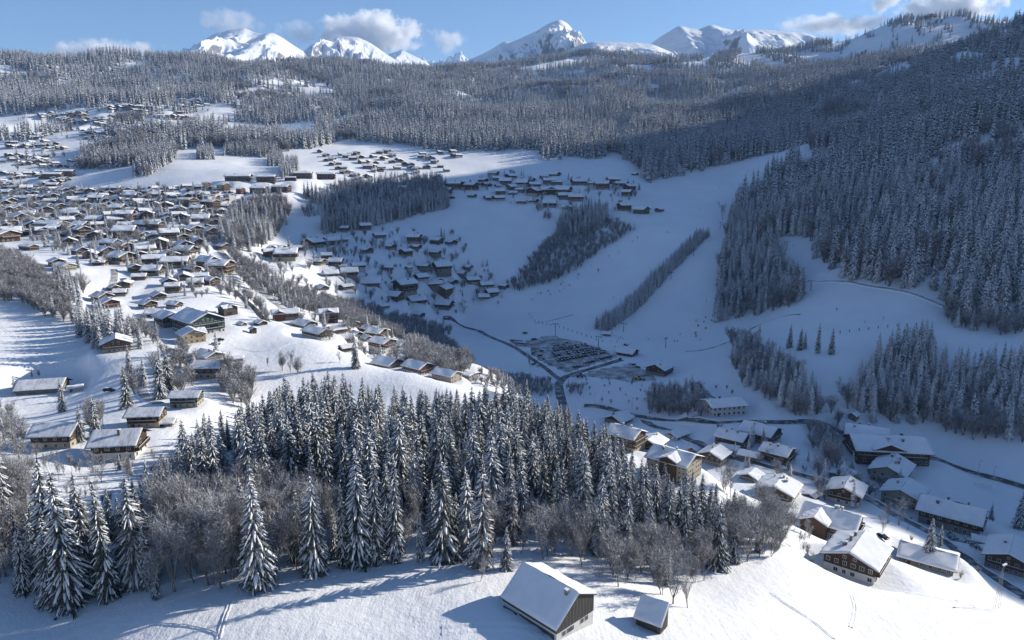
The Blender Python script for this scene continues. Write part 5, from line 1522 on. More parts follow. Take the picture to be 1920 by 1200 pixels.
# ------------------------------------------------------------------ roads, car park, tracks
t = NT('wet_asphalt')
p = t.pos()
n = t.noise(0.25, 5, 0.65, p)
c = t.ramp(t.noise(3, 3, 0.6, p), [(0.3, (0.035, 0.038, 0.042)), (0.7, (0.065, 0.068, 0.072))])
c = t.mix(t.ramp(n, [(0.48, (0, 0, 0)), (0.68, (0.8, 0.8, 0.8))]), c, (0.62, 0.64, 0.67))
t.col(c).rough(0.45); M_ROAD = t.m
t = NT('trodden_snow')
p = t.pos()
c = t.ramp(t.noise(0.12, 6, 0.7, p), [(0.36, (0.16, 0.15, 0.14)), (0.5, (0.42, 0.41, 0.40)), (0.66, (0.72, 0.73, 0.75))])
t.col(c).rough(0.7); t.bump(t.noise(1.0, 4, 0.6, p), 0.5, 0.2); M_SLUSH = t.m
t = NT('dark_water'); t.col((0.012, 0.016, 0.02)).rough(0.08); M_WATER = t.m

def smooth_line(pts, step=4.0):
    P = np.array(pts, float)
    d = np.r_[0, np.cumsum(np.hypot(*np.diff(P[:, :2], axis=0).T))]
    s = np.arange(0, d[-1], step)
    # Catmull-like smoothing: interpolate then blur
    X = np.stack([np.interp(s, d, P[:, k]) for k in range(2)], -1)
    for _ in range(6):
        X[1:-1] = 0.25 * X[:-2] + 0.5 * X[1:-1] + 0.25 * X[2:]
    return X

def ribbon(name, label, pixels, width, mat, lift=0.22, skirt=1.6, step=4.0, world_pts=None, wvar=0.0, bank=0.0, keep=True, kind='structure'):
    pts = world_pts or [at(u, v)[:2] for u, v in pixels]
    X = smooth_line(pts, step)
    T_ = np.gradient(X, axis=0); T_ /= np.linalg.norm(T_, axis=1)[:, None] + 1e-9
    Nn = np.stack([-T_[:, 1], T_[:, 0]], -1)
    zc = ground(X[:, 0], X[:, 1])
    k = np.ones(5) / 5
    zc = np.maximum(np.convolve(np.pad(zc, 2, mode='edge'), k, 'valid'), 0.6 * zc + 0.4 * np.convolve(np.pad(zc, 2, mode='edge'), k, 'valid'))
    prof = [(-width / 2 - skirt, None), (-width / 2, 0.0), (width / 2, 0.0), (width / 2 + skirt, None)] if not bank else \
           [(-width / 2 - skirt, None), (-width / 2 - .35, bank), (-width / 2, 0.0), (width / 2, 0.0), (width / 2 + .35, bank), (width / 2 + skirt, None)]
    vs, fs, mi = [], [], []
    w = 1 + wvar * (fbm(X[:, 0] / 12, X[:, 1] / 12, 2, 4) - .5)
    m = len(prof)
    for i in range(len(X)):
        for off, hz_ in prof:
            q = X[i] + Nn[i] * off * w[i]
            g = float(ground(q[0], q[1]))
            z = g - 0.5 if hz_ is None else max(zc[i], g) + lift + hz_
            vs.append((q[0], q[1], z + CAMZ))
    for i in range(len(X) - 1):
        for j in range(m - 1):
            fs.append((i * m + j, (i + 1) * m + j, (i + 1) * m + j + 1, i * m + j + 1)[::-1])
            mi.append(0 if j == (m - 1) // 2 else 1)
    o = mesh_obj(name, vs, fs, [mat, M_FIELD], None, mi, smooth=True)
    if keep:
        for q in X[::2]: KEEP_OUT.append((q[0], q[1], width / 2 + 1.0))
    return tag(o, label, kind=kind)

ribbon('road', 'main valley road', [(1095,762),(1140,766),(1200,781),(1260,790),(1330,796),(1400,792),(1470,795),(1560,802),(1620,822),(1700,846),(1760,864),(1850,892),(1960,926)], 7.0, M_ROAD, bank=.5)
ribbon('road', 'road to the car park', [(1062,782),(1053,752),(1046,722),(1058,706),(1110,692),(1170,674)], 6.5, M_ROAD)
ribbon('road', 'road along the stream', [(1050,712),(1030,696),(990,668),(950,645),(900,620),(860,606),(825,598)], 4.5, M_ROAD)
ribbon('road', 'lane down to the lower chalets', [(1205,784),(1222,800),(1290,826),(1340,850),(1420,872),(1490,888),(1560,908),(1625,935),(1690,975),(1750,1005),(1800,1040),(1850,1076),(1935,1128)], 5.5, M_ROAD, bank=.35)
ribbon('road', 'village road beside the stream trees', [(392,425),(402,455),(440,500),(470,530),(505,560),(540,585)], 6, M_SLUSH)
ribbon('road', 'curving lane in the lower village', [(214,505),(216,525),(205,545),(178,562)], 4, M_SLUSH)
ribbon('road', 'farm lane past the spruces', [(262,690),(268,705),(264,725),(270,748),(300,760)], 3.6, M_SLUSH)
ribbon('stream', 'dark stream in its snowy bed', [(440,545),(460,565),(480,582),(502,604)], 4, M_WATER, lift=.1)
ribbon('stream', 'dark brook below the slope', [(1308,718),(1320,730),(1326,742),(1345,750),(1362,752)], 2.2, M_WATER, lift=.1)
ribbon('path', 'walkway across the ski slope foot', [(1285,660),(1330,655),(1370,640),(1420,610),(1500,590)], 3, M_SLUSH)
ribbon('path', 'track along the foot of the right forest', [(1530,530),(1570,528),(1620,535),(1680,545),(1740,562),(1780,580)], 3.2, M_SLUSH)
ribbon('path', 'piste edge track', [(1075,590),(1040,600),(1000,608)], 2.2, M_SLUSH)

def patch(name, label, poly, mat, lift=.25, cell=5.0):
    P = np.array([at(u, v)[:2] for u, v in poly])
    x0, y0 = P.min(0); x1, y1 = P.max(0)
    xs, ys = np.arange(x0, x1 + cell, cell), np.arange(y0, y1 + cell, cell)
    X, Y = np.meshgrid(xs, ys)
    ins = inpoly(X, Y, [tuple(q) for q in P])
    Z = ground(X, Y) + np.where(ins, lift, -1.2)
    o = grid_mesh(name, X, Y, Z, mat)
    for q in np.stack([X[ins], Y[ins]], -1)[::3]: KEEP_OUT.append((q[0], q[1], cell))
    return tag(o, label, kind='structure')
patch('car_park', 'trodden snow of the car park', [(975,640),(1030,628),(1090,640),(1165,668),(1150,676),(1060,702),(1000,670)], M_SLUSH)
patch('yard', 'dirty turning yard beside the car park', [(1070,706),(1130,690),(1185,680),(1225,700),(1232,716),(1180,718),(1120,708)], M_SLUSH, .3)

def tracks(name, label, pixels, width=.35):
    pts = [at(u, v)[:2] for u, v in pixels]
    X = smooth_line(pts, .8)
    T_ = np.gradient(X, axis=0); T_ /= np.linalg.norm(T_, axis=1)[:, None] + 1e-9
    Nn = np.stack([-T_[:, 1], T_[:, 0]], -1)
    prof = [(-width * 1.6, -.05), (-width * .7, .16), (-width * .35, .02), (width * .35, .02), (width * .7, .16), (width * 1.6, -.05)]
    vs, fs = [], []
    g = np.random.default_rng(3)
    for i in range(len(X)):
        j = g.uniform(.6, 1.3); k = g.normal(0, .06, 2)
        for off, h in prof:
            q = X[i] + Nn[i] * off + k
            vs.append((q[0], q[1], float(ground(q[0], q[1])) + h * j + .03 + CAMZ))
    m = len(prof)
    for i in range(len(X) - 1):
        for j in range(m - 1): fs.append((i * m + j, i * m + j + 1, (i + 1) * m + j + 1, (i + 1) * m + j))
    return tag(mesh_obj(name, vs, fs, [M_FIELD], smooth=True), label, kind='structure')
tracks('snow_track', 'footprints crossing the meadow', [(433,1128),(424,1150),(416,1172),(410,1200)])
tracks('snow_track', 'footprints along the meadow edge', [(290,1168),(330,1172),(380,1178),(412,1192)], .25)
tracks('snow_track', 'ski track bending across the sunny field', [(1448,1114),(1480,1138),(1520,1162),(1565,1200)])
tracks('snow_track', 'ski track along the top of the sunny field', [(1448,1114),(1500,1116),(1560,1114),(1640,1112),(1700,1113)])
tracks('snow_track', 'second ski track on the sunny field', [(1598,1118),(1604,1140),(1602,1160),(1594,1178)])
tracks('snow_track', 'third ski track on the sunny field', [(1700,1113),(1750,1120),(1810,1135),(1832,1142),(1820,1132),(1790,1126)])
tracks('snow_track', 'ploughed bank before the barn', [(830,1182),(880,1176),(940,1172),(1000,1180),(1040,1190)], 1.1)
tracks('snow_track', 'old track across the left slope', [(0,612),(40,640),(80,668),(110,695)], .6)

for k, (pp, lb) in enumerate([([(1480,300),(1400,345),(1330,400),(1260,450),(1190,510),(1140,580),(1100,610)], 'long ski track down the left run'), ([(1450,315),(1370,370),(1330,420)], 'ski track beside the round bare tree'), ([(1340,440),(1330,500),(1300,560),(1260,620)], 'ski track down the right run'), ([(1150,470),(1090,530),(1040,580),(1010,600)], 'curved track to the marker line'), ([(1420,600),(1500,600),(1580,590),(1660,600),(1710,620)], 'track across the shaded terrace'), ([(560,640),(520,655),(480,660),(440,652)], 'path over the sunny hill'), ([(880,430),(900,470),(940,505)], 'animal track on the hamlet field'), ([(200,330),(280,318),(380,322),(480,310)], 'track across the ski hill')]):
    tracks('snow_track', lb, pp, .55)
# ------------------------------------------------------------------ cars
def car_mat(nm, c):
    t = NT(nm); t.col(c).rough(.3); t.b.inputs['Specular IOR Level'].default_value = .5; return t.m
PAINT = [('black', (0.012, 0.012, 0.014)), ('dark grey', (0.05, 0.052, 0.056)), ('white', (0.7, 0.7, 0.7)), ('silver', (0.32, 0.33, 0.34)), ('dark blue', (0.015, 0.03, 0.09)), ('red', (0.25, 0.02, 0.018)), ('brown', (0.08, 0.05, 0.035))]
t = NT('rubber'); t.col((0.015, 0.015, 0.016)).rough(.8); M_RUBBER = t.m
def loft(mb, sections, mat=0):
    """sections: list of rings (same count)"""
    n = len(sections[0]); vs = [p for s in sections for p in s]; fs = []
    for i in range(len(sections) - 1):
        for k in range(n): fs.append((i * n + k, i * n + (k + 1) % n, (i + 1) * n + (k + 1) % n, (i + 1) * n + k))
    fs.append(tuple(range(n))[::-1]); fs.append(tuple(range((len(sections) - 1) * n, len(sections) * n)))
    mb.add(vs, fs, mat)
def wheel(mb, x, y, r=.32, w=.2, mat=3):
    vs = []
    for yy in (y - w / 2, y + w / 2):
        vs += [(x + r * math.cos(a), yy, r + r * math.sin(a)) for a in np.linspace(0, 2 * math.pi, 10, endpoint=False)]
    fs = [(k, (k + 1) % 10, 10 + (k + 1) % 10, 10 + k)[::-1] for k in range(10)] + [tuple(range(10)), tuple(range(10, 20))[::-1]]
    mb.add(vs, fs, mat)
def car_mesh(paint, van=False):
    m = MB()
    L, W = (5.2, 1.95) if van else (4.4, 1.78)
    def ring(x, w, z0, z1): return [(x, -w, z0), (x, w, z0), (x, w * .97, z1), (x, -w * .97, z1)]
    h = W / 2
    loft(m, [ring(-L / 2, h * .9, .45, .85), ring(-L / 2 + .15, h, .3, .98), ring(-L * .1, h, .28, .98), ring(L * .22, h, .28, .95), ring(L / 2 - .25, h * .95, .3, .82), ring(L / 2, h * .85, .42, .66)], 0)
    if van:
        loft(m, [ring(-L / 2 + .03, h * .95, .97, 1.95), ring(L * .18, h * .95, .96, 1.95), ring(L * .34, h * .9, .9, 1.0)], 0)
        m.box(L * .2, -h * .96, 1.25, L * .24, h * .96, 1.7, 1)
        m.box(-L / 2 + .3, -h * .9, 1.96, L * .15, h * .9, 2.12, 2)
    else:
        loft(m, [ring(-L / 2 + .12, h * .86, .97, 1.02), ring(-L / 2 + .55, h * .8, .97, 1.4), ring(L * .06, h * .8, .96, 1.42), ring(L * .25, h * .86, .93, .97)], 1)
        m.box(-L / 2 + .6, -h * .76, 1.41, L * .05, h * .76, 1.50, 0)
        m.box(-L / 2 + .7, -h * .7, 1.50, L * .02, h * .7, 1.58, 2)
    for x in (-L * .3, L * .3):
        for s in (-1, 1): wheel(m, x, s * (h - .1))
    return m.mesh('car', [paint, M_GLASS, M_RSNOW, M_RUBBER])
CARS = [(nm, car_mesh(car_mat('paint_' + nm.replace(' ', '_'), c))) for nm, c in PAINT]
VANS = [('white', car_mesh(car_mat('paint_van_white', (.68, .68, .68)), True)), ('dark', car_mesh(car_mat('paint_van_dark', (.03, .03, .035)), True))]
cr = random.Random(8)
def put_car(x, y, yaw, label, group, lib=CARS, pick=None):
    nm, me = pick or cr.choice(lib)
    o = link(bpy.data.objects.new('parked_car' if lib is CARS else 'parked_van', me))
    o.location = (x, y, float(ground(x, y)) + CAMZ + .28); o.rotation_euler = (0, 0, yaw)
    tag(o, label, 'car' if lib is CARS else 'van', group)
    return o
ROWP = [((1036,648),(1066,645),'far end'), ((1036,657),(1102,648),'fourth row'), ((1038,667),(1127,655),'third row'), ((1042,677),(1138,661),'second row'), ((1072,690),(1146,667),'nearest row')]
for (a, b, where) in ROWP:
    p0, p1 = np.array(at(*a)[:2]), np.array(at(*b)[:2])
    d = p1 - p0; L = np.linalg.norm(d); yaw = math.atan2(d[1], d[0]) + math.pi / 2
    n = int(L / 2.75)
    used = {}
    for half in (0, 1):
        nv = np.array([-d[1], d[0]]) / L * (2.6 if half else -2.6)
        if half and 'nearest' in where: continue
        for i in range(n):
            if cr.random() < .12: continue
            pick = CARS[min(len(CARS) - 1, int(abs(cr.gauss(0, 2.2))))]
            q = p0 + d * (i + .5) / n + nv
            k = used[pick[0], half] = used.get((pick[0], half), 0) + 1
            put_car(q[0], q[1], yaw + (math.pi if cr.random() < .4 else 0) + cr.uniform(-.04, .04), f'{pick[0]} car in the {where} of the car park, {"back" if half else "front"} side, {nth(k - 1)}', 'cars in the car park', pick=pick)
for k, (u, v, lb) in enumerate([(1012,668,'left of the rows, first'), (1019,674,'left of the rows, second'), (1026,679,'left of the rows, third'), (1031,684,'left of the rows, last'), (1000,663,'standing alone left of the rows'), (1015,659,'standing alone behind the left cars'), (1000,684,'beside the stream road, left one'), (1008,687,'beside the stream road, right one'), (1052,690,'at the car park mouth'), (1163,674,'on the entrance road'), (1188,685,'before the ticket chalet'), (1196,690,'in the yard corner'), (1075,706,'at the bend of the entrance road'), (1017,640,'at the far left end')]):
    x, y, z = at(u, v); pick = CARS[k % 5]
    put_car(x, y, cr.uniform(0, 3.1), f'{pick[0]} car {lb}', 'cars in the car park', pick=pick)
for k, (u, v, lb) in enumerate([(985,626,'dark van at the far left of the car park'), (992,641,'white van left in a pair by the far rows'), (1002,638,'dark van right in a pair by the far rows'), (1018,641,'white van beside the far rows')]):
    x, y, z = at(u, v); put_car(x, y, R(20), lb, 'vans in the car park', VANS, VANS[0 if 'white' in lb else 1])
for u, v, yaw, lb in [(1645,1050,-50,'dark car half under snow beside the white and dark chalet'), (1655,1010,-60,'dark car in the lane beside the bare garden trees'), (1628,925,30,'dark car parked between the shaded chalets'), (1640,920,30,'silver car parked between the shaded chalets'), (1672,895,20,'dark car by the long brown apartment chalet'), (412,640,20,'dark car below the big green chalet'), (405,648,30,'silver car below the big green chalet'), (322,660,10,'black car beside the bare bushes on the lane'), (205,735,0,'dark car by the farm lane'), (1363,845,-30,'pale car before the left garage'), (1575,940,-40,'dark car right of the small annex')]:
    x, y, z = at(u, v); put_car(x, y, R(yaw), lb, None, pick=CARS[3] if ('silver' in lb or 'pale' in lb) else CARS[0])
# coach and machines
m = MB(); m.box(-6, -1.25, .45, 6, 1.25, 3.1, 0); m.box(-5.8, -1.27, 1.6, 5.6, 1.27, 2.6, 1); m.box(5.6, -1.1, 1.3, 6.03, 1.1, 2.7, 1); m.box(-5.9, -1.15, 3.1, 5.9, 1.15, 3.3, 2)
for x in (-3.6, 3.8):
    for s in (-1, 1): wheel(m, x, s * 1.15, .5, .3)
for k, (u, v) in enumerate(((968,643), (976,648))):
    x, y, z = at(u, v); o = link(bpy.data.objects.new('coach', m.mesh('coach', [PAINTM := car_mat('coach_paint', (.5, .5, .5)), M_GLASS, M_RSNOW, M_RUBBER])))
    o.location = (x, y, z + CAMZ + .25); o.rotation_euler = (0, 0, R(-25)); tag(o, ('far' if k == 0 else 'near') + ' one of two coaches at the left of the car park', 'bus')
def loader(u, v, yaw, col, label):
    e = bpy.data.objects.new('wheel_loader', None); link(e)
    pm = car_mat('machine_paint', col)
    def prt(nm, boxes, mats, wheels=()):
        mm = MB()
        for bx in boxes: mm.box(*bx)
        for w_ in wheels: wheel(mm, *w_, .75, .5, 0)
        return put(nm, mm, mats, e)
    prt('body', [(-3.2, -1.1, .9, .2, 1.1, 2.1, 0), (.2, -.8, .9, 2.0, .8, 1.5, 0)], [pm])
    prt('cab', [(-.6, -.85, 2.1, .9, .85, 3.4, 0), (-.7, -.95, 3.4, 1.0, .95, 3.55, 1)], [M_GLASS, pm])
    prt('arm', [(1.8, -.6, 1.1, 3.6, -.35, 1.4, 0), (1.8, .35, 1.1, 3.6, .6, 1.4, 0)], [pm])
    prt('bucket', [(3.5, -1.4, .3, 3.65, 1.4, 1.5, 0), (3.65, -1.4, .3, 4.7, 1.4, .42, 0), (3.65, -1.4, .42, 4.3, -1.3, 1.3, 0), (3.65, 1.3, .42, 4.3, 1.4, 1.3, 0)], [M_METAL])
    for x in (-2.2, 1.3):
        for s in (-1, 1): prt('wheel', [], [M_RUBBER], [(x, s * 1.0)])
    x, y, z = at(u, v); e.location = (x, y, z + CAMZ + .3); e.rotation_euler = (0, 0, R(yaw)); tag(e, label, 'loader')
loader(1198, 713, -25, (.5, .28, .02), 'yellow wheel loader in the dirty turning yard')
loader(1088, 708, 10, (.2, .06, .03), 'rusty red machine at the bend of the entrance road')

# ------------------------------------------------------------------ ski area furniture and people
t = NT('dark_steel'); t.col((.06, .065, .07)).rough(.5); t.b.inputs['Metallic'].default_value = .5; M_STEEL = t.m
t = NT('pole_grey'); t.col((.25, .26, .27)).rough(.5); M_POLE = t.m
def pylon(u, v, h, yaw, label, arms=True):
    e = bpy.data.objects.new('lift_pylon', None); link(e)
    m = MB(); m.tube([(0, 0, -1), (0, 0, h)], [.32, .2], 8); put('mast', m, [M_STEEL], e)
    if arms:
        m = MB(); m.box(-2.6, -.14, h - .15, 2.6, .14, h + .15); put('crossarm', m, [M_STEEL], e)
        for s in (-1, 1):
            m = MB(); m.box(s * 2.45 - .12, -1.2, h - .55, s * 2.45 + .12, 1.2, h - .2)
            for k in range(4): m.tube([(s * 2.45 - .15, -1 + k * .66, h - .6), (s * 2.45 + .15, -1 + k * .66, h - .6)], [.18, .18], 8)
            put('sheave_train', m, [M_STEEL], e)
    x, y, z = at(u, v); e.location = (x, y, z + CAMZ); e.rotation_euler = (0, 0, R(yaw)); tag(e, label, 'pylon', 'lift pylons')
for u, v, h, yaw, lb in [(1248,652,9,60,'wide lift pylon beside the restaurant chalet'), (1169,622,8,-25,'lift pylon right of the planted strip foot'), (1041,632,13,-25,'tall thin pylon at the far car park end'), (1122,652,10,-25,'pylon between car park and lift huts'), (1258,524,8,-20,'pylon high on the run right of the strip'), (1475,470,10,-15,'pylon on the shaded gap in the forest'), (1520,545,9,-20,'pylon above the shaded terrace'), (1350,430,9,-20,'pylon near the round bare tree on the run'), (1300,480,8,-20,'pylon halfway up the right run')]:
    pylon(u, v, h, yaw, lb)
for k, (u, v) in enumerate([(1115,756),(1130,752),(1185,766),(1275,752),(1623,800),(1834,888),(1862,900),(1660,870)]):
    m = MB(); m.tube([(0, 0, -.5), (0, 0, 7.5)], [.09, .06], 6); m.box(-.05, -.06, 7.4, 1.4, .06, 7.55)
    x, y, z = at(u, v); o = link(bpy.data.objects.new('lamp_post', m.mesh('lamp_post', [M_POLE]))); o.location = (x, y, z + CAMZ); o.rotation_euler = (0, 0, R(-60))
    tag(o, f'slim lamp post along the valley road, {nth(k)}', 'lamp post', 'lamp posts along the valley road')
# padded marker posts along the beginners' slope
pA, pB = np.array(at(1003,603)[:2]), np.array(at(1118,638)[:2])
t = NT('pad_red'); t.col((.22, .03, .03)).rough(.6); M_PAD = t.m
mm = MB(); mm.tube([(0, 0, -.3), (0, 0, 1.9)], [.28, .26], 8, 0); mm.tube([(0, 0, 1.9), (0, 0, 2.4)], [.05, .05], 5, 1); post_me = mm.mesh('marker_post', [M_PAD, M_STEEL])
mm = MB(); mm.tube([(0, 0, -.3), (0, 0, 1.9)], [.28, .26], 8, 0); mm.tube([(0, 0, 1.9), (0, 0, 2.4)], [.05, .05], 5, 0); post_me2 = mm.mesh('marker_post', [M_STEEL])
for k in range(15):
    q = pA + (pB - pA) * k / 14
    o = link(bpy.data.objects.new('marker_post', post_me if k in (0, 6, 11) else post_me2)); o.location = (q[0], q[1], float(ground(*q)) + CAMZ)
    tag(o, f'padded marker post in the line above the car park, {nth(k)}', 'post', 'marker posts above the car park')
for k in range(9):
    a = np.array(at(1575,625)[:2]); b = np.array(at(1718,610)[:2]); q = a + (b - a) * k / 8
    o = link(bpy.data.objects.new('marker_post', post_me2)); o.location = (q[0], q[1], float(ground(*q)) + CAMZ)
    tag(o, f'dark post in the line across the shaded terrace, {nth(k)}', 'post', 'posts across the shaded terrace')

def person_mesh(lean):
    m = MB()
    m.tube([(-.16, .05, .02), (-.13, .1, .45), (-.09, 0, .88)], [.07, .085, .11], 6); m.tube([(.16, .05, .02), (.13, .1, .45), (.09, 0, .88)], [.07, .085, .11], 6)
    m.tube([(0, -.01, .82), (0, .03, 1.1), (0, .06 + lean, 1.42), (0, .08 + lean, 1.52)], [.19, .18, .22, .08], 8)
    for s in (-1, 1): m.tube([(s * .22, .06 + lean, 1.4), (s * .34, .12 + lean, 1.15), (s * .3, .36 + lean, 1.02)], [.08, .07, .05], 6)
    m.tube([(0, .09 + lean, 1.5), (0, .1 + lean, 1.56), (0, .11 + lean, 1.66), (0, .11 + lean, 1.74), (0, .1 + lean, 1.78)], [.06, .1, .115, .09, .03], 8, 1)
    return m
t = NT('helmet'); t.col((.05, .05, .06)).rough(.4); M_HELM = t.m
SUIT = []
for nm, c in (('dark', (.02, .022, .03)), ('red', (.25, .03, .03)), ('blue', (.03, .07, .25)), ('yellow', (.4, .3, .04)), ('black', (.012, .012, .012))):
    t = NT('suit_' + nm); t.col(c).rough(.7); SUIT.append((nm, person_mesh(.06).mesh('person', [t.m, M_HELM])))
mm = MB(); mm.box(-.22, -.75, 0, -.11, .85, .03); mm.box(.11, -.75, 0, .22, .85, .03); SKI = mm.mesh('skis', [M_HELM])
for k, (u, v, where) in enumerate([(1349,352,'high on the ski run by the forest edge'), (1295,390,'on the ski run below the upper hamlet'), (1312,392,'beside another on the run below the upper hamlet'), (1403,322,'near the narrow top of the ski run'), (1250,436,'in the middle of the run, left one of two'), (1254,437,'in the middle of the run, right one of two'), (1150,559,'between strip and left forest'), (1067,535,'at the shrubby edge of the run'), (1160,636,'in the lift crowd, left one'), (1164,634,'in the lift crowd, tall one'), (1157,642,'in the lift crowd, front one'), (1168,637,'in the lift crowd, right one'), (1146,641,'walking left of the lift crowd'), (1129,641,'standing by the marker line'), (1216,637,'on the flat before the pylon'), (1153,652,'walking to the ticket chalet'), (1154,660,'at the ticket chalet corner'), (1275,628,'right of the wide pylon'), (1264,641,'queuing at the wide pylon, left one'), (1270,641,'queuing at the wide pylon, right one'), (992,590,'above the marker line, alone'), (996,596,'above the marker line, lower one'), (1487,462,'in the forest gap beside the pylon'), (1314,639,'crossing the flat near the stream'), (1143,674,'walking beside the front car row'), (1200,322,'at the top of the upper slope')]):
    nm, me = SUIT[(k * 3) % 5]
    x, y, z = at(u, v)
    e = bpy.data.objects.new('person', None); link(e); e.location = (x, y, z + CAMZ + .05); e.rotation_euler = (0, 0, k * 1.7)
    link(bpy.data.objects.new('body', me), e)
    if 'walking' not in where and 'corner' not in where: link(bpy.data.objects.new('skis', SKI), e)
    e.scale = (1.1, 1.1, 1.1)
    tag(e, f'person in {nm} ski suit {where}', 'person', 'skiers')

# lattice mast on the crest of the sunny field
e = bpy.data.objects.new('lattice_mast', None); link(e)
Hm = 11.0
m = MB()
def leg(s, q, z): w = .55 - .33 * z / Hm; return (s * w, q * w, z)
for s in (-1, 1):
    for q in (-1, 1): m.tube([leg(s, q, -1), leg(s, q, Hm)], [.03, .024], 5)
put('frame', m, [M_POLE], e)
m = MB(); n = 9
for i in range(n):
    z0, z1 = Hm * i / n, Hm * (i + 1) / n
    for (a, b) in (((-1, -1), (1, -1)), ((1, -1), (1, 1)), ((1, 1), (-1, 1)), ((-1, 1), (-1, -1))):
        m.tube([leg(*a, z0), leg(*b, z1)] if i % 2 else [leg(*b, z0), leg(*a, z1)], [.016, .016], 4)
        m.tube([leg(*a, z1), leg(*b, z1)], [.014, .014], 4)
put('bracing', m, [M_POLE], e)
m = MB(); m.tube([(0, 0, Hm), (0, 0, Hm + .8), (.5, 0, Hm + 1.5), (1.3, 0, Hm + 1.7)], [.07, .09, .12, .16], 6, 0); m.box(-.1, -.2, Hm + 1.62, 1.4, .2, Hm + 1.95, 1)
put('lamp_head', m, [M_POLE, M_RSNOW], e)
x, y, z = at(1868, 1146); e.location = (x, y, z + CAMZ); e.rotation_euler = (0, 0, R(30)); tag(e, 'slim lattice mast with a snowy bent head on the field crest', 'mast')
# football goal on the shaded lawn
e = bpy.data.objects.new('football_goal', None); link(e)
m = MB(); m.tube([(-3.6, 0, 0), (-3.6, 0, 2.44)], [.07, .07], 6); m.tube([(3.6, 0, 0), (3.6, 0, 2.44)], [.07, .07], 6); m.tube([(-3.6, 0, 2.44), (3.6, 0, 2.44)], [.07, .07], 6); put('goal_frame', m, [M_FRAME], e)
m = MB()
for k in range(13):
    xk = -3.6 + .6 * k; m.tube([(xk, 0, 2.44), (xk, 1.0, 2.3), (xk, 1.9, 0)], [.02, .02, .02], 3)
for k in range(5): m.tube([(-3.6, 1 + .22 * k, 2.3 - .57 * k), (3.6, 1 + .22 * k, 2.3 - .57 * k)], [.02, .02], 3)
put('net', m, [M_POLE], e)
x, y, z = at(1842, 916); e.location = (x, y, z + CAMZ); e.rotation_euler = (0, 0, R(-30)); tag(e, 'football goal frame on the shaded lawn below the main road', 'goal')
# low wall beside the lower lane and a snowy hedge
a, b = np.array(at(1795,1035)[:2]), np.array(at(1838,1062)[:2])
d = b - a; L = float(np.linalg.norm(d)); zz = float(ground(*((a + b) / 2)))
e = bpy.data.objects.new('garden_wall', None); link(e); e.location = ((a[0] + b[0]) / 2, (a[1] + b[1]) / 2, zz + CAMZ); e.rotation_euler = (0, 0, math.atan2(d[1], d[0]))
m = MB(); m.box(-L / 2, -.2, -2, L / 2, .2, 1.4); put('wall', m, [M_STONE], e)
m = MB(); m.box(-L / 2 - .1, -.35, 1.403, L / 2 + .1, .35, 1.8); put('snow_cap', m, [M_RSNOW], e)
tag(e, 'low dark wall with a snow cap beside the lower lane', 'wall')
a, b = np.array(at(1778,1003)[:2]), np.array(at(1832,1030)[:2])
m = MB(); g = random.Random(2)
for i in range(900):
    s = g.random(); q = a + (b - a) * s; o_ = Vector((g.gauss(0, .7), g.gauss(0, .7), abs(g.gauss(0, .75))))
    c0 = Vector((q[0], q[1], float(ground(*q)) + CAMZ)) + o_
    k = [Vector((g.gauss(0, .35), g.gauss(0, .35), g.gauss(0, .25))) for _ in range(3)]
    m.add([c0 + w_ for w_ in k], [(0, 1, 2)], 1 if o_.z > .75 and g.random() < .7 else 0)
o = put('hedge', m, [M_NEEDLE, M_BSNOW], None); tag(o, 'snow-capped hedge along the lower lane', 'hedge')

# garden trees between the houses of the villages
gt = np.random.default_rng(31)
for poly, n, y0, y1 in ((POLY_V, 640, 380, 1100), ([(560,440),(640,430),(850,440),(960,540),(900,580),(700,600),(560,500)], 170, 560, 980), ([(830,350),(960,325),(1200,345),(1200,400),(1000,395)], 80, 900, 1250), ([(500,580),(640,600),(860,680),(860,720),(700,680),(540,610)], 50, 330, 620), ([(1340,800),(1480,860),(1700,880),(1760,960),(1560,950),(1400,900)], 50, 250, 420), ([(200,680),(420,660),(460,740),(220,740)], 22, 240, 380), ([(0,200),(400,200),(420,250),(150,320),(0,340)], 160, 1000, 1900)):
    X, Y, Z, U, V = scatter(poly, y0, y1, 7.0, 1.0, int(n))
    k = free(X, Y, -3.0)
    X, Y, Z = X[k], Y[k], Z[k]
    idx = gt.permutation(len(X))[:n]
    for i in idx:
        if gt.random() < .62: LEAFLESS.add(X[i], Y[i], gt.uniform(4, 10), int(gt.integers(0, len(FARBARE))), 11.0)
        else: CONIF.add(X[i], Y[i], gt.uniform(5, 14), int(gt.integers(0, NM)), 25.0)
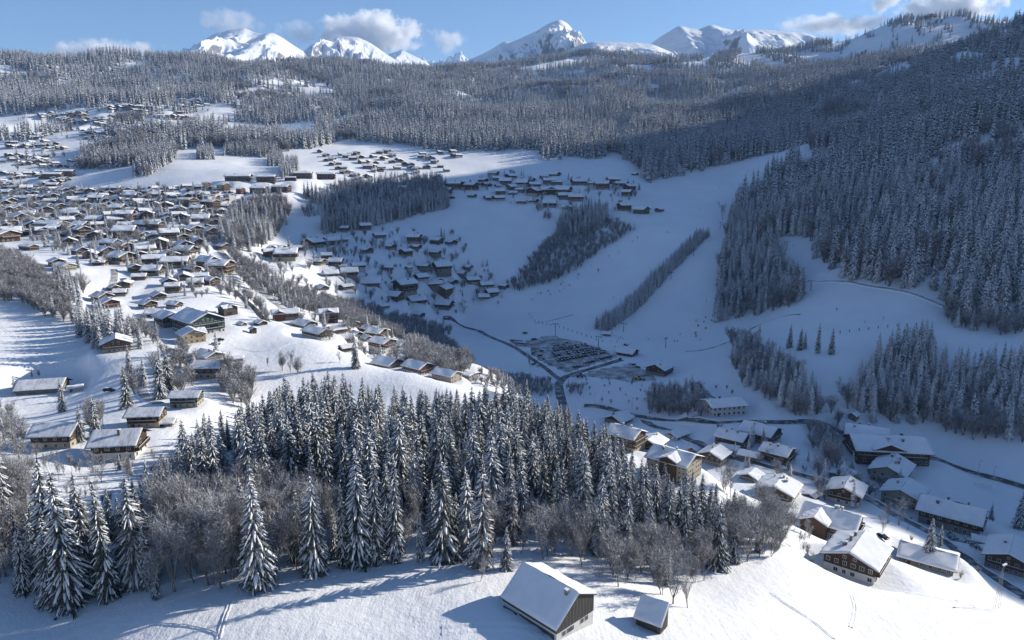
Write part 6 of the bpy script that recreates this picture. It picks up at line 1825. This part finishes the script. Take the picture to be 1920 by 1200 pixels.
# ------------------------------------------------------------------ air: clouds behind the peaks, thin haze over the valley
def cloud(label, u, v, wpx, hpx, yd, dens, seed, squash=0.55, thresh=0.50):
    a, t = pix(u, v)
    x, y, z = a * yd, yd, t * yd
    w, h = wpx * yd / FPX / 2, hpx * yd / FPX / 2
    bm = bmesh.new(); bmesh.ops.create_icosphere(bm, subdivisions=3, radius=1.0)
    me = bpy.data.meshes.new('cloud'); bm.to_mesh(me); bm.free()
    o = link(bpy.data.objects.new('cloud', me))
    o.location = (x, y, z + CAMZ); o.scale = (w * 1.25, w * squash, h * 1.35)
    m = bpy.data.materials.new('cloud_vapour'); m.use_nodes = True
    nt = m.node_tree; nt.nodes.clear()
    def N(tp, **k):
        n = nt.nodes.new(tp)
        for q, val in k.items(): setattr(n, q, val)
        return n
    out = N('ShaderNodeOutputMaterial'); pv = N('ShaderNodeVolumePrincipled')
    pv.inputs['Color'].default_value = (1, 1, 1, 1); pv.inputs['Anisotropy'].default_value = 0.25
    tc = N('ShaderNodeTexCoord')
    ln = N('ShaderNodeVectorMath', operation='LENGTH'); nt.links.new(tc.outputs['Object'], ln.inputs[0])
    mp = N('ShaderNodeMapping'); mp.inputs['Location'].default_value = (seed * 3.7, seed * 1.3, seed); mp.inputs['Scale'].default_value = (wpx / 75, squash * wpx / 75, hpx / 75 * 1.1)
    nt.links.new(tc.outputs['Object'], mp.inputs[0])
    nz = N('ShaderNodeTexNoise'); nz.inputs['Scale'].default_value = 1.6; nz.inputs['Detail'].default_value = 5; nz.inputs['Roughness'].default_value = 0.62
    nt.links.new(mp.outputs[0], nz.inputs['Vector'])
    def MT(op, p, q):
        n = N('ShaderNodeMath', operation=op)
        for i, w_ in enumerate((p, q)):
            if isinstance(w_, (int, float)): n.inputs[i].default_value = w_
            else: nt.links.new(w_, n.inputs[i])
        return n.outputs[0]
    d = MT('SUBTRACT', nz.outputs['Fac'], thresh)
    d = MT('ADD', MT('MULTIPLY', d, 2.6), MT('MULTIPLY', MT('SUBTRACT', 0.72, ln.outputs['Value']), 0.9))
    d = MT('MULTIPLY', MT('MAXIMUM', d, 0.0), dens)
    nt.links.new(d, pv.inputs['Density']); nt.links.new(pv.outputs[0], out.inputs['Volume'])
    me.materials.append(m)
    return tag(o, label, 'cloud')
cloud('big bright cloud standing on the gullied snowy ridge', 695, 62, 190, 62, 13200, 0.045, 1)
cloud('pale cloud between the domed mountain and the big cloud', 555, 62, 95, 36, 13000, 0.012, 2)
cloud('thin cloud drifting behind the domed mountain top', 432, 42, 120, 40, 13400, 0.008, 3)
cloud('low cloud bank rising behind the left wooded ridge', 195, 98, 210, 34, 13600, 0.022, 4)
cloud('ragged small cloud right of the big one', 840, 78, 90, 36, 13000, 0.012, 5)
cloud('bright cloud at the upper right edge of the sky', 1782, 12, 165, 52, 13000, 0.035, 6)
cloud('small bright cloud touching the top of the picture', 1655, 4, 70, 34, 13000, 0.026, 7)
cloud('thin cloud veil above the long shaded ridge', 1570, 47, 210, 30, 12900, 0.013, 8)

hz = MB(); hz.box(-7500, -700, CAMZ - 340, 7500, 12600, CAMZ + 1950)
m = bpy.data.materials.new('valley_haze'); m.use_nodes = True
nt = m.node_tree; nt.nodes.clear()
out = nt.nodes.new('ShaderNodeOutputMaterial'); pv = nt.nodes.new('ShaderNodeVolumePrincipled')
pv.inputs['Color'].default_value = (0.40, 0.62, 1.0, 1)
pv.inputs['Density'].default_value = 3.7e-5
pv.inputs['Anisotropy'].default_value = 0.1
nt.links.new(pv.outputs[0], out.inputs['Volume'])
haze = link(bpy.data.objects.new('haze', hz.mesh('haze', [m])))
tag(haze, 'thin blue winter haze over the valley', kind='stuff')
# ------------------------------------------------------------------ grow the masses (after houses and roads claimed their ground)
fill_woods(); fill_far(); fill_strip()
for x, y, H in EXTRA_S: CONIF.add(x, y, H, NM + len(FARSPRUCE) + int(rng.integers(0, len(NEARSPRUCE))), 25.0)
for x, y, H in EXTRA_B: LEAFLESS.add(x, y, H * 0.85, len(FARBARE) + int(rng.integers(0, len(NEARBARE))), 11.0)
o = CONIF.build('spruce_forest', MIDSPRUCE + FARSPRUCE + NEARSPRUCE, 1)
tag(o, 'snow-dusted spruce forest covering the hillsides', kind='stuff')
o = LEAFLESS.build('leafless_woodland', FARBARE + NEARBARE, 2)
tag(o, 'frosted leafless woodland along the stream and hillsides', kind='stuff')
print('TREES', N_TREE, 'mass', len(CONIF.p), len(LEAFLESS.p))
